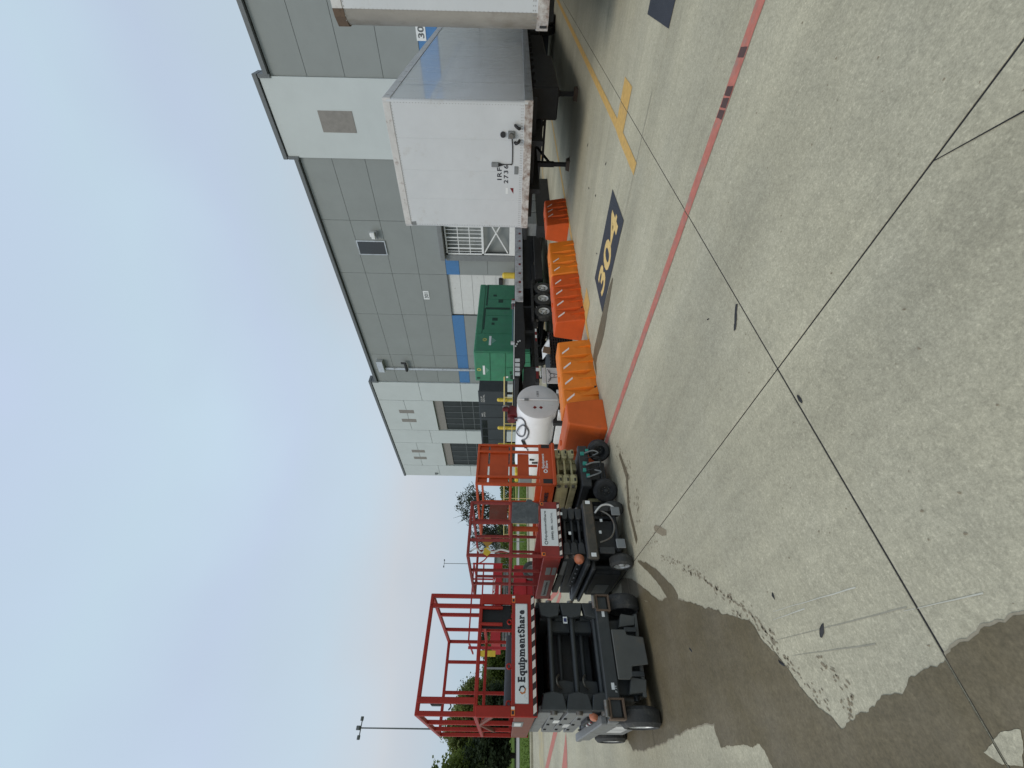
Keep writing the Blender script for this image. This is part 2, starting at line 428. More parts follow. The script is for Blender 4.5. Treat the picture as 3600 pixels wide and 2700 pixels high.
# ------------------------------------------------------------------ ground, slabs, markings
STEP = 3.76
XS = [1.6 + STEP * i for i in range(-2, 7)] + [25.36]
YS = [1.65 + STEP * i for i in range(-3, 7)] + [27.6]
ground = MB().add([(-600, -600, -.06), (900, -600, -.06), (900, 900, -.06), (-600, 900, -.06)], [(0, 1, 2, 3)]).build('ground', m_grass, kind='structure')
MB().box(XS[0] - 40, 25.36, YS[0] - 40, 27.6, -.055, -.0035).build('joint_bed', m_gap, ground)
RECTS = []
for i in range(len(XS) - 1):
    for j in range(len(YS) - 1):
        x0, x1, y0, y1 = XS[i] + .005, XS[i + 1] - .005, YS[j] + .005, YS[j + 1] - .005
        RECTS.append((x0, x1, y0, y1))
        dz = random.uniform(-.0008, .0008)
        box('concrete_slab', m_conc, ground, x0, x1, y0, y1, -.034, dz, bevel=.0015)
for (a, b, c, d) in ((XS[0] - 40, XS[0] - .006, YS[0] - 40, 27.6), (XS[0] + .005, 25.36, YS[0] - 40, YS[0] - .006)):
    box('concrete_apron', m_conc, ground, a, b, c, d, -.034, 0, bevel=.004)
    RECTS.append((a, b, c, d))

def clip(poly, r):
    x0, x1, y0, y1 = r
    for ax, lim, sg in ((0, x0, 1), (0, x1, -1), (1, y0, 1), (1, y1, -1)):
        o = []; n = len(poly)
        for i in range(n):
            a, b = poly[i], poly[(i + 1) % n]
            da, db = (a[ax] - lim) * sg, (b[ax] - lim) * sg
            if da >= 0: o.append(a)
            if (da >= 0) != (db >= 0):
                t = da / (da - db); o.append((a[0] + (b[0] - a[0]) * t, a[1] + (b[1] - a[1]) * t))
        poly = o
        if len(poly) < 3: return []
    return poly

def ragged(poly, amp, step, sc=6.0):
    o = []
    n = len(poly)
    for i in range(n):
        a = Vector(poly[i]); b = Vector(poly[(i + 1) % n]); k = max(1, int((b - a).length / step))
        for q in range(k):
            p = a.lerp(b, q / k)
            f = Vector((noise.noise(Vector((p.x * sc, p.y * sc, 1.3))) + .6 * noise.noise(Vector((p.x * sc * 4, p.y * sc * 4, 4.3))),
                        noise.noise(Vector((p.x * sc, p.y * sc, 7.7))) + .6 * noise.noise(Vector((p.x * sc * 4, p.y * sc * 4, 9.3)))))
            o.append(tuple(p + f * amp))
    return o

def sheet(name, polys, mat, z, parent=ground, kind=None, label=None):
    mb = MB()
    for poly in polys:
        for r in RECTS:
            xs = [p[0] for p in poly]; ys = [p[1] for p in poly]
            if max(xs) < r[0] or min(xs) > r[1] or max(ys) < r[2] or min(ys) > r[3]: continue
            c = clip(poly, r)
            if len(c) < 3: continue
            tr = tessellate_polygon([[Vector((p[0], p[1], 0)) for p in c]])
            mb.add([(p[0], p[1], z) for p in c], tr)
    if not mb.v: return None
    return mb.build(name, mat, parent, kind=kind, label=label)

def rect(x0, x1, y0, y1): return [(x0, y0), (x1, y0), (x1, y1), (x0, y1)]
# painted lines
sheet('red_line', [ragged(rect(3.43, 3.55, -8, 27), .006, .12, 9)], m_red, .004)
sheet('yellow_bay_line', [ragged([(5.40, 1.93), (6.42, 1.90), (6.42, 1.37), (6.95, 1.37), (6.95, 1.88), (25, 1.76), (25, 1.88), (6.95, 2.01), (6.42, 2.05), (5.40, 2.08)], .003, .1)], m_yel, .0045)
sheet('yellow_bay_line', [ragged([(5.6, 5.28), (6.36, 5.26), (6.36, 4.84), (6.9, 4.84), (6.9, 5.26), (25, 5.24), (25, 5.36), (5.6, 5.40)], .003, .1)], m_yel, .0045)
for yb in (8.65, 12.0, 15.4, -1.4):
    sheet('yellow_bay_line', [rect(5.4, 25, yb - .06, yb + .06)], m_yel, .0045)
pad = sheet('bay_number_pad', [ragged(rect(5.36, 6.37, 2.66, 4.26), .002, .2)], m_pad, .0055, label='dark painted pad with yellow 304')
lettering('304', m_num, pad, (5.57, 4.11, .007), (0, -1, 0), (1, 0, 0), 1.32, .53, bold=.025, depth=.001)
pad = sheet('bay_number_pad', [ragged(rect(5.36, 6.37, -.95, .66), .002, .2)], m_pad, .0055, label='dark painted pad with yellow 303, cut by the picture edge')
lettering('303', m_num, pad, (5.60, .46, .007), (0, -1, 0), (1, 0, 0), 1.26, .48, bold=.035, depth=.001)
sheet('red_line', [ragged([(.9, 13.1), (-2.2, 25.3), (-2.2, 24.1), (.9, 11.85)], .01, .3)], m_red, .004)
sheet('red_line', [ragged([(.1, 12.94), (-.22, 12.94), (-.54, 13.07), (-1.0, 13.3), (-1.3, 15.7), (-.59, 14.28)], .01, .3)], m_red, .0042)
sheet('red_line', [[(3.32, 12.78), (4.05, 18.27), (3.88, 18.27), (3.15, 12.78)], [(3.10, 12.2), (3.0, 15.5), (2.82, 15.5), (2.92, 12.2)]], m_red, .0044)
sheet('yellow_kerb_line', [ragged(rect(-45, 24, 20.2, 23.0), .05, 1.5, 1.0)], M('faded_yellow_paint', (.40, .335, .18), .85, var=.25, vs=1.0, dirt=(.31, .30, .26), da=.55, ds=1.2), .004)
# puddle left by the lifts, wheel tracks and the trickle from the bay
wet = [(1.2, 5.1), (1.10, 4.75), (1.03, 4.40), (1.0, 4.11), (.9, 3.83), (.85, 3.66), (.77, 3.46), (.72, 3.28), (.66, 3.16), (.61, 2.98), (.55, 2.84), (.47, 2.79), (.40, 2.72), (.31, 2.64), (.24, 2.59),
       (.18, 2.54), (.12, 2.47), (.08, 2.40), (.05, 2.38), (.05, 2.34), (.08, 2.23), (.11, 2.10), (.14, 2.01), (.14, 1.92), (.17, 1.88), (.19, 1.81), (.20, 1.70), (.23, 1.63),
       (.25, 1.55), (.27, 1.46), (.30, 1.2), (.34, .9), (.30, .5), (-.3, .2), (-1.2, .6), (-1.6, 1.6), (-1.1, 2.9), (-.5, 3.05), (-.12, 3.12), (-.05, 3.16), (-.02, 3.19), (-.03, 3.50), (-.04, 3.77),
       (.04, 3.81), (.09, 3.79), (.08, 4.10), (.05, 4.49), (-.01, 4.94), (-.06, 5.45), (-.10, 5.88), (-.10, 6.36), (.1, 6.9), (1.2, 6.8)]
def grow(poly, k):
    n = len(poly); ar = sum(poly[i][0] * poly[(i + 1) % n][1] - poly[(i + 1) % n][0] * poly[i][1] for i in range(n)); sg_ = 1 if ar > 0 else -1; o = []
    for i in range(n):
        d = Vector(poly[(i + 1) % n]) - Vector(poly[i - 1]); d = d.normalized() if d.length else Vector((1, 0)); o.append((poly[i][0] + d.y * k * sg_, poly[i][1] - d.x * k * sg_))
    return o
rw_ = ragged(wet, .014, .016, 14)
m_damp = M('damp_edge', (.27, .235, .165), .75, var=.12, vs=60)
sheet('damp_edge', [ragged(grow(rw_, .009), .003, .01, 30)], m_damp, .0025)
sheet('puddle', [rw_], m_wet, .0035)
band = [(1.56, 4.85), (1.44, 4.56), (1.32, 4.34), (1.19, 4.16), (1.08, 4.0), (.96, 3.90), (.84, 3.95), (.93, 4.12), (1.01, 4.18), (1.12, 4.28), (1.23, 4.42), (1.34, 4.56), (1.47, 4.76), (1.54, 4.86)]
sheet('puddle', [ragged(band, .012, .03, 12)], m_wet, .0037)
arc = [(1.60, 5.7), (1.46, 5.22), (1.31, 4.93), (1.2, 4.73), (1.09, 4.50), (1.02, 4.40), (.95, 4.42), (1.02, 4.55), (1.08, 4.68), (1.14, 4.86), (1.25, 5.3), (1.4, 5.8)]
sheet('puddle', [ragged(arc, .012, .03, 12)], m_wet, .0039)
stream = [(5.28, 3.52), (5.33, 3.73), (5.37, 4.34), (5.36, 4.86), (5.36, 5.02), (5.30, 5.24), (5.0, 5.26), (4.82, 5.22), (5.02, 5.11), (5.04, 4.97), (4.98, 4.62), (4.98, 4.4), (5.08, 4.03), (5.15, 3.74), (5.22, 3.5)]
sheet('wet_trickle', [ragged(stream, .012, .04, 9)], m_wet, .003)
# dry scuffed islands with pale spots near the frame's corner
sheet('dry_patch', [ragged([(-.02, 1.70), (.03, 1.60), (.03, 1.54), (-.05, 1.60), (-.05, 1.66)], .006, .01, 16)], m_conc, .0055)
# mud: tyre lug prints and specks, far too many to count
mud = MB()
def blot(x, y, rx, ry, a, z=.0032):
    n = 9; pts = []
    for i in range(n):
        t = 2 * math.pi * i / n; k = random.uniform(.6, 1.2)
        px, py = math.cos(t) * rx * k, math.sin(t) * ry * k
        pts.append((x + px * math.cos(a) - py * math.sin(a), y + px * math.sin(a) + py * math.cos(a), z))
    mud.add([(x, y, z)] + pts, [(0, i + 1, (i + 1) % n + 1) for i in range(n)])
def track(pts, wd, per, size, seed=0):
    for (a, b) in zip(pts, pts[1:]):
        L_ = math.dist(a, b); k = int(L_ * per)
        for q in range(k):
            t = random.random(); s = random.gauss(0, wd); ang = math.atan2(b[1] - a[1], b[0] - a[0])
            blot(a[0] + (b[0] - a[0]) * t - math.sin(ang) * s, a[1] + (b[1] - a[1]) * t + math.cos(ang) * s, random.uniform(.4, 1.6) * size, random.uniform(.3, .8) * size, ang + random.uniform(-.3, .3))
track([(1.10, 3.55), (.85, 3.2), (.62, 2.85), (.40, 2.62)], .018, 90, .012)
track([(.66, 3.02), (.40, 2.66), (.10, 2.38)], .022, 90, .009)
track([(1.35, 4.1), (1.18, 3.75), (1.02, 3.5)], .02, 60, .012)
track([(.30, 2.35), (.16, 2.18), (.08, 2.30)], .02, 90, .010)
track([(1.62, 4.45), (1.50, 4.05)], .03, 50, .012)
track([(2.2, 4.75), (2.5, 4.55), (2.9, 4.75), (3.1, 4.85)], .07, 60, .018)
track([(1.9, 4.6), (2.2, 4.35)], .05, 60, .014)
for q in range(900):
    x = random.uniform(-.2, 9); y = random.uniform(.3, 5.0); s = random.choice([.003, .004, .006, .008])
    blot(x, y, s * .8, s * random.uniform(.3, .8), random.uniform(0, 3), .0028)
mud.build('mud_specks', m_mud, ground, kind='stuff')
sheet('tyre_smear', [ragged([(2.95, 4.75), (2.55, 4.60), (2.2, 4.78), (1.75, 4.72), (1.72, 4.80), (2.2, 4.86), (2.55, 4.70), (2.95, 4.82)], .008, .03, 10)], m_wet, .0031)
sheet('footprint', [ragged([(1.66, 4.12), (1.60, 4.10), (1.50, 3.93), (1.47, 3.83), (1.51, 3.80), (1.60, 3.95), (1.66, 4.06)], .006, .02, 10)], m_mud, .0034)
# leaves, tar blobs lying on the slabs
mb = MB()
for (x, y, s, a) in ((2.20, 1.695, .030, 2.3), (2.165, 1.73, .034, 2.4), (2.125, 1.770, .032, 2.3), (2.45, 1.99, .012, .9), (1.35, 1.62, .02, 0), (.62, 2.5, .014, 0), (.32, 2.66, .02, 1.0), (.40, 2.22, .028, 2.2), (.55, 3.9, .02, 1), (7.6, 3.3, .03, 0), (7.2, 2.6, .03, 1), (6.6, 3.9, .03, .5), (9.3, 3.0, .04, 1), (8.4, 3.5, .03, 0)):
    n = 8; c, s_ = math.cos(a), math.sin(a)
    ring = [(x + (math.cos(t) * s * 1.5 * k) * c - math.sin(t) * s * .5 * k * s_, y + (math.cos(t) * s * 1.5 * k) * s_ + math.sin(t) * s * .5 * k * c) for t, k in ((2 * math.pi * i / n, random.uniform(.75, 1.2)) for i in range(n))]
    mb.add([(x, y, .012)] + [(p[0], p[1], .0036) for p in ring], [(0, i + 1, (i + 1) % n + 1) for i in range(n)])
mb.build('tar_blobs', m_black, ground, kind='stuff')
# scratches drawn across the slabs and black scuffs on the red line
m_scl = M('scratch_pale', (.50, .485, .40), .8); m_scd = M('scratch_dark', (.30, .28, .215), .85)
def strip(a, b, wd, mat, nm):
    d = Vector((b[0] - a[0], b[1] - a[1])).normalized(); n_ = Vector((-d.y, d.x)) * wd / 2; A = Vector(a); B = Vector(b)
    sheet(nm, [ragged([tuple(A + n_ * .3), tuple(B + n_), tuple(B - n_), tuple(A - n_ * .3)], .002, .05, 8)], mat, .0029)
for a, b, wd in (((.552, 2.558), (.506, 1.883), .006), ((.377, 1.71), (.361, 1.384), .005), ((.515, 2.588), (.507, 2.278), .006)): strip(a, b, wd, m_scl, 'scratch')
for a, b, wd in (((.423, 2.617), (.386, 1.688), .005), ((.338, 2.526), (.302, 1.929), .005), ((6.018, 2.412), (6.116, 3.656), .02), ((5.40, 2.6), (5.45, 1.2), .015)): strip(a, b, wd, m_scd, 'scratch')
m_scf = M('rubber_scuff', (.085, .045, .04), .8)
for y in (.72, .79, .86, .50): sheet('rubber_scuff', [ragged([(3.44, y), (3.54, y + .02), (3.54, y + .075), (3.44, y + .06)], .006, .02, 12)], m_scf, .0052)
# saw cut crack near the picture's lower right
sheet('crack_line', [[(1.36, .255), (1.594, .54), (1.594, .546), (1.357, .262)]], m_gap, .0035)
# kerb, lawn, path
kerb = MB().prism([(27.62, -.05), (27.62, .12), (27.66, .15), (27.92, .15), (27.92, -.05)], 'x', -60, 24).build('kerb', m_conc, kind='structure')
lawn = MB().add([(-120, 27.92, .12), (25, 27.92, .12), (25, 75, .1), (-120, 75, .1)], [(0, 1, 2, 3)]).build('lawn', m_grass, kind='structure')
MB().add([(-120, 46, .14), (25, 46, .14), (25, 59, .13), (-120, 59, .13)], [(0, 1, 2, 3)]).build('path', m_path, kind='structure')
tf = MB()
for q in range(9000):
    x = random.uniform(-6, 24); y = 27.95 + random.random() ** 2 * 14; h = random.uniform(.03, .09); a = random.uniform(0, 3.14)
    c, s_ = math.cos(a) * .03, math.sin(a) * .03
    tf.add([(x - c, y - s_, .11), (x + c, y + s_, .11), (x + random.uniform(-.03, .03), y, .12 + h)], [(0, 1, 2)])
tf.build('grass', m_grass, kind='stuff')
bpy.data.objects['grass']['label'] = 'short grass tufts on the lawn past the kerb'

# ------------------------------------------------------------------ warehouse
XB = 25.4
wh = root('warehouse', 'long grey and white warehouse with blue stripe and loading doors', 'building', (XB, 0, 0))
def wbox(name, mat, y0, y1, z0, z1, d0=0.0, d1=.3, parent=wh, bevel=.0, **k):
    return box(name, mat, parent, d0, d1, y0, y1, z0, z1, bevel=bevel, **k)
wbox('wall', m_wgrey, -30, 47.1, -.05, 14.2, .3, 34)          # body behind the cladding
MB().box(.06, 34, -30, 47.1, 14.2, 14.35).build('roof', m_cop, wh)
G = .009
def panel(mat, y0, y1, z0, z1, name='wall_panel'):
    return box(name, mat, wh, -.02, .06, y0 + G, y1 - G, z0 + G, z1 - G, bevel=.008)
rows = [0, 1.2, 3.3, 5.34, 6.31, 8.33, 10.3, 12.25, 14.12]
cols = [-14.4, -10.5, -6.5, -2.6, 1.35, 5.3]
for a, b in zip(cols, cols[1:]):
    for c, d in zip(rows, rows[1:]):
        panel(m_wblue if abs(c - 5.34) < .01 else m_wgrey, a, b, c, d)
for c, d in ((0, 5.3), (5.3, 15.0 - .3)):                       # the light raised bay has no joints showing
    box('light_bay_panel', m_wlight, wh, -.12, .3, 5.3, 9.15, c + .01, d, bevel=.01)
cols = [9.15, 12.95, 16.95, 20.75, 25.3, 27.3, 28.9]
for a, b in zip(cols, cols[1:]):
    for c, d in zip(rows, rows[1:]):
        if a == 16.95 and d < 6.32: continue                    # roll door 301
        if a == 9.15 and d < 5.35 and c > 1.1: continue
        if a == 12.95 and d < 6.32 and c > 1.1: continue
        panel(m_wblue if abs(c - 5.34) < .01 else m_wgrey, a, b, c, d)
panel(m_wblue, 15.62, 16.95, 5.34, 6.31); panel(m_wgrey, 15.62, 16.95, 1.2, 3.3); panel(m_wgrey, 15.62, 16.95, 3.3, 5.34)
panel(m_wgrey, 9.15, 12.95, 1.2, 5.34)
box('dock_shade', m_black, wh, -.30, -.03, -14.4, 9.15, 0, 1.25, bevel=.02)  # black strip added for the shade at the wall foot behind the trailers
box('dock_shade', m_black, wh, -.30, -.03, 9.15, 15.6, 0, 1.18, bevel=.02)
# white end block
def lp(y0, y1, z0, z1): return box('light_panel', m_wlight, wh, -.14, .3, y0 + .02, y1 - .02, z0 + .015, z1 - .015, bevel=.01)
for a, b in ((28.9, 31.65), (36.85, 39.4), (44.5, 47.1)):
    for c, d in ((0, 2.4), (2.4, 6.3), (6.3, 10.3), (10.3, 14.72)): lp(a, b, c, d)
for a, b in ((31.65, 36.85), (39.4, 44.5)):
    lp(a, b, 9.25, 12.2); lp(a, b, 12.2, 14.72)
    box('recess_panel', m_wtaupe, wh, .02, .3, a, b, 8.34, 9.24, bevel=.005)
    box('recess_sill', m_wlight, wh, .0, .3, a, b, 0, .6)
    wf = box('window', m_glassg, wh, .10, .25, a, b, .6, 8.33, bevel=.0)
    nm = 5
    for i in range(nm + 1):
        y = a + (b - a) * i / nm; box('mullion', m_cop, wf, .06, .10, y - .03, y + .03, .6, 8.33, bevel=0)
    for z in (2.4, 3.9, 5.3, 6.5): box('transom', m_cop, wf, .07, .10, a, b, z - .03, z + .03, bevel=0)
    for ym in (a + .30 * (b - a), a + .60 * (b - a)):
        box('wall_mark', m_wtaupe, wh, -.15, -.13, ym, ym + .55, 11.45, 12.98, bevel=.0)
box('wall_lamp', m_greyp, wh, -.3, -.14, 46.3, 46.6, 10.6, 10.9)
# copings with their steps
for y0, y1, z in ((-30, 5.25, 14.1), (9.2, 28.85, 14.1), (5.2, 9.25, 14.7), (28.8, 47.2, 14.7)):
    box('coping', m_cop, wh, -.2, .6, y0, y1, z + .06, z + .3, bevel=.01)
for y in (5.2, 9.08, 28.8): box('coping_return', m_cop, wh, -.19, .59, y, y + .17, 14.1, 14.72, bevel=.01)
MB().box(.3, .6, 5.3, 9.15, 14.1, 14.7).box(.3, .6, 28.9, 47.1, 14.1, 14.7).build('parapet', m_wlight, wh)
# square louvre on the light bay, small window with its lamp
vt = box('louvre', m_wtaupe, wh, -.14, -.115, 6.76, 7.80, 10.35, 12.21, bevel=.003)
wf = box('window', m_alu, wh, -.10, -.02, 14.34, 15.42, 10.26, 12.24, bevel=.01)
box('pane', m_glass, wf, -.115, -.10, 14.42, 15.34, 10.34, 12.16, bevel=0)
lm = MB().box(-.3, -.02, 13.7, 13.95, 10.95, 11.1).box(-.42, -.2, 13.6, 14.05, 10.75, 10.98).build('wall_lamp', m_white, wh, bevel=.01)
box('lamp_bracket', m_greyp, lm, -.25, -.2, 13.5, 14.15, 10.6, 10.7)
# roll door 301
rd = root('x', '', '')
bpy.data.objects.remove(rd)
dr = box('roll_door', m_door, wh, .16, .22, 16.98, 20.72, 0.02, 6.26, bevel=0)
for k in range(7):
    box('door_slat', m_door, dr, .10, .158, 17.0, 20.70, .05 + k * .89, .05 + k * .89 + .87, bevel=.012)
box('door_head', m_cop, wh, -.03, .16, 16.95, 20.75, 6.26, 6.31, bevel=0)
sg = box('dock_number_sign', m_sign, wh, -.045, -.022, 18.42, 19.20, 7.86, 8.30, bevel=.003)
lettering('301', m_inkg, sg, (-.046, 19.08, 7.92), (0, -1, 0), (0, 0, 1), .52, .30, bold=.03)
sg = box('dock_number_sign', m_sign, wh, -.045, -.022, 2.9, 3.78, 5.90, 6.36, bevel=.003)
lettering('303', m_inkg, sg, (-.046, 3.68, 5.97), (0, -1, 0), (0, 0, 1), .66, .31, bold=.03)
# dock door 302 with its hood, folded white gate and braces
hood = box('dock_hood', m_greyp, wh, -.62, -.03, 11.6, 15.45, 6.18, 6.50, bevel=.02)
box('dock_frame_post', m_greyp, wh, -.30, -.03, 15.18, 15.62, 1.2, 6.18, bevel=.02)
box('dock_frame_post', m_greyp, wh, -.30, -.03, 11.6, 11.9, 1.2, 6.18, bevel=.02)
box('dock_opening', m_wgrey, wh, .20, .28, 11.9, 15.18, 1.25, 6.18, bevel=0)
gt = MB()
for y in (12.0, 15.06): gt.box(-.24, -.16, y, y + .10, 1.45, 6.1)
gt.box(-.24, -.16, 12, 15.16, 3.50, 3.64).box(-.24, -.16, 12, 15.16, 6.0, 6.1).box(-.26, -.14, 12, 15.16, 1.35, 1.75)
gate = gt.build('dock_gate', m_white, wh, bevel=.005)
for z in (4.42, 5.2): box('gate_bar', m_white, gate, -.22, -.18, 12.1, 15.06, z, z + .05, bevel=0)
for k in range(11): box('gate_picket', m_white, gate, -.215, -.185, 12.3 + k * .26, 12.34 + k * .26 + (.05 if k % 3 == 0 else .0), 3.64, 6.0, bevel=0)
MB().bar((-.2, 12.1, 3.45), (-.2, 15.0, 1.85), .05, .08).bar((-.17, 12.1, 1.85), (-.17, 15.0, 3.45), .05, .08).build('gate_brace', m_white, gate)
# rain pipe with its hopper, near the white block
dp = root('rain_pipe', 'pale square rain pipe and hopper on the grey wall left of the blue stripe end', 'drain pipe', (XB, 27.0, 0))
box('pipe', m_alu, dp, -.20, -.025, -.14, .10, 0, 13.0, bevel=.01)
box('hopper', m_alu, dp, -.42, -.025, -1.1, .25, 13.0, 13.55, bevel=.02)
box('wall_light', m_black, dp, -.40, -.20, -.9, .15, 10.9, 11.1, bevel=.03)
box('light_stem', m_black, dp, -.40, -.30, -1.05, -.85, 10.9, 11.35, bevel=.02)
# bollard and black bumper by door 301
bo = root('yellow_bollard', 'squat yellow bollard in front of the white roll door', 'bollard', (24.6, 16.4, 0))
MB().cyl((0, 0, 0), (0, 0, 2.1), .22, 20).lathe([(2.1, .22), (2.2, .16), (2.24, 0.001)], (0, 0, 0), (0, 0, 1), 20).build('post', m_bol, bo, smooth=True)
db = root('dock_bumper', 'black rubber bumper block above the yellow bollard on the white roll door', 'bumper', (XB, 17.5, 0))
MB().box(-.2, .09, -.3, .45, 2.2, 2.5).build('pad', m_black, db, bevel=.03)

# ------------------------------------------------------------------ wheels
def wheel(parent, c, r, wd, axis, tyre, rim, hub_out=1, name='wheel', n=30, lug=5, solid=False):
    """c = centre of the wheel, axis = outward direction"""
    a = Vector(axis).normalized() ; c = Vector(c); h = wd / 2; rr = r * (.72 if solid else .56)
    e = min(.03, wd * .2)
    o = MB().lathe([(-h, rr), (-h, r - e), (-h + e, r), (h - e, r), (h, r - e), (h, rr), (h - .02, rr * .98), (-h + .02, rr * .98), (-h, rr)], c, a, n).build(name, tyre, parent, smooth=True)
    MB().lathe([(h - .012, rr * .99), (h - .012, rr * .86), (h - .05 * (wd / .2), rr * .78), (h - .055 * (wd / .2), rr * .36), (h - .01, rr * .30), (h - .005, .001)], c, a, n).build('rim', rim, o, smooth=True)
    b = MB(); u = Vector((0, 0, 1)) if abs(a.z) < .9 else Vector((1, 0, 0)); p = a.cross(u)
    for i in range(lug):
        t = 2 * math.pi * i / lug; q = c + (u * math.cos(t) + p * math.sin(t)) * rr * .5
        b.cyl(q + a * (h - .06 * (wd / .2)), q + a * (h - .02), rr * .07, 6)
    b.build('lug_nut', m_pin, o, kind='stuff')
    return o

# ------------------------------------------------------------------ white box trailers
def van(name, label, x0, x1, y0, y1, z0, z1, nose_r, front_mat, corner_mat, grp):
    t = root(name, label, 'trailer', (x0, (y0 + y1) / 2, 0), 0, grp)
    W = (y1 - y0) / 2; Lx = x1 - x0
    R_ = nose_r; nn = 5
    # front wall between the corners as riveted sheets
    k = 4; fw = (2 * W - 2 * R_) / k
    for i in range(k):
        a = -W + R_ + i * fw; box('front_sheet', front_mat, t, 0, .03, a + .0004, a + fw - .0004, z0 + .14, z1 - .10, bevel=.0008)
    for s in (-1, 1):
        pts = [(R_ - R_ * math.sin(q * math.pi / 2 / nn), s * (W - R_ + R_ * math.cos(q * math.pi / 2 / nn))) for q in range(nn + 1)]
        inn = [(x + .03 if True else x, y - s * .03) for x, y in pts]
        MB().prism(pts + inn[::-1], 'z', z0 + .10, z1 - .06).build('corner_post', corner_mat if s > 0 else front_mat, t, smooth=True)
    # side skins
    n = 12; sw = (Lx - R_) / n
    for i in range(n):
        for s in (-1, 1):
            a = R_ + i * sw
            y = sorted((s * W, s * (W - .03)))
            box('side_sheet', m_tside, t, a + .001, a + sw - .001, y[0], y[1], z0 + .16, z1 - .12, bevel=.001)
    MB().box(R_, Lx, -W + .02, W - .02, z1 - .04, z1).prism([(0.0, -W + R_), (R_, -W), (R_, W), (0, W - R_)], 'z', z1 - .04, z1).build('roof', m_twhite, t)
    box('floor', m_black, t, .05, Lx, -W + .03, W - .03, z0 + .02, z0 + .12, bevel=0)
    # rails
    MB().prism([(-.012, -W + R_), (-.012, W - R_), (.02, W - R_), (.02, -W + R_)], 'z', z1 - .13, z1 + .012).build('front_top_rail', m_trust2, t, bevel=.004)
    MB().prism([(-.014, -W + R_), (-.014, W - R_), (.02, W - R_), (.02, -W + R_)], 'z', z0, z0 + .16).build('front_bottom_rail', m_trust, t, bevel=.004)
    for s in (-1, 1):
        y = sorted((s * (W + .014), s * (W - .02)))
        box('side_top_rail', m_trust2 if s < 0 else m_twhite, t, R_, Lx, y[0], y[1], z1 - .14, z1 + .01, bevel=.004)
        box('side_bottom_rail', m_alu, t, R_, Lx, y[0], y[1], z0, z0 + .17, bevel=.004)
        MB().prism([(-.013, s * (W - R_)), (.012, s * (W - R_ * .55)), (R_ * .5, s * (W + .005)), (R_, s * (W + .014)), (R_, s * (W - .03)), (.03, s * (W - R_))], 'z', z0, z0 + .165).build('corner_casting', m_trust, t)
        MB().prism([(-.013, s * (W - R_)), (.012, s * (W - R_ * .55)), (R_ * .5, s * (W + .005)), (R_, s * (W + .014)), (R_, s * (W - .03)), (.03, s * (W - R_))], 'z', z1 - .14, z1 + .012).build('corner_casting', m_rusty if nose_r > .15 else m_trust2, t)
    # rivets
    rv = MB()
    y = -W + .06
    while y < W - .06:
        for zz in (z0 + .185, z0 + .215): rv.box(-.004, .002, y, y + .012, zz, zz + .012)
        rv.box(-.004, .002, y, y + .01, z1 - .155, z1 - .145); y += .05
    z = z0 + .25
    while z < z1 - .2:
        for s in (-1, 1): rv.box(-.004, .002, s * (W - R_) - .006, s * (W - R_) + .006, z, z + .010)
        for i in range(n + 1): rv.box(R_ + i * sw - .005, R_ + i * sw + .005, -W - .004, -W + .002, z, z + .01)
        z += .06
    x = R_
    while x < Lx: rv.box(x, x + .014, -W - .018, -W, z0 + .05, z0 + .064); x += .1
    rv.build('rivet_rows', m_rivet, t, kind='stuff')
    # running gear
    ch = MB()
    for s in (-1, 1): ch.box(.2, Lx - .3, s * .5 - .05, s * .5 + .05, z0 - .25, z0 + .02)
    for i in range(20): ch.box(.5 + i * (Lx - 1) / 20, .56 + i * (Lx - 1) / 20, -W + .05, W - .05, z0 - .10, z0 + .02)
    ch.build('chassis', m_black, t)
    for s in (-1, 1):
        lg = box('landing_leg', m_black, t, 2.66, 2.80, s * .82 - .06, s * .82 + .06, .42, z0 + .02, bevel=.01)
        box('inner_leg', m_black, lg, 2.68, 2.78, s * .82 - .045, s * .82 + .045, .05, .42, bevel=.005)
        MB().prism([(2.58, .0), (2.88, .0), (2.86, .03), (2.80, .09), (2.66, .09), (2.60, .03)], 'y', s * .82 - .13, s * .82 + .13).build('foot', m_rusty, lg)
        MB().bar((2.8, s * .8, .55), (3.7, s * .5, z0 - .1), .05).build('leg_brace', m_black, t)
    MB().bar((2.73, -.82, .75), (2.73, .82, .75), .06).bar((2.73, -.8, .55), (2.73, .6, z0 - .1), .04).build('leg_crossbar', m_black, t)
    box('tool_box', m_black, t, 1.6, 4.9, -W + .10, -W + .75, .55, z0 - .02, bevel=.03); box('shade_box', m_black, t, 5.6, 9.5, -W + .3, W - .3, .62, z0 - .02, bevel=.03)  # second box is added only to darken the space under the trailer
    box('shade_box_rear', m_black, t, 9.8, Lx - 4.3, -W + .25, W - .25, .70, z0 - .02, bevel=.05)  # black block added to deepen the dark under the floor
    for wx in (Lx - 3.4, Lx - 2.15):
        for s in (-1, 1):
            for dy in (0, -.33):
                wheel(t, (wx, s * (W - .17 + dy), .51), .51, .26, (0, s, 0), m_rubber, m_rim)
        MB().cyl((wx, -W + .4, .51), (wx, W - .4, .51), .07, 10).build('axle', m_black, t)
    MB().box(Lx - 4.2, Lx - 1.4, -.58, -.42, .62, z0 - .2).box(Lx - 4.2, Lx - 1.4, .42, .58, .62, z0 - .2).build('bogie_frame', m_black, t)
    MB().box(Lx - .12, Lx - .03, -W + .1, W - .1, .45, .58).box(Lx - .1, Lx - .04, -.7, -.6, .55, z0).box(Lx - .1, Lx - .04, .6, .7, .55, z0).build('rear_bumper', m_black, t)
    box('rear_wall', m_twhite, t, Lx - .04, Lx, -W + .03, W - .03, z0 + .1, z1 - .04)
    return t, W
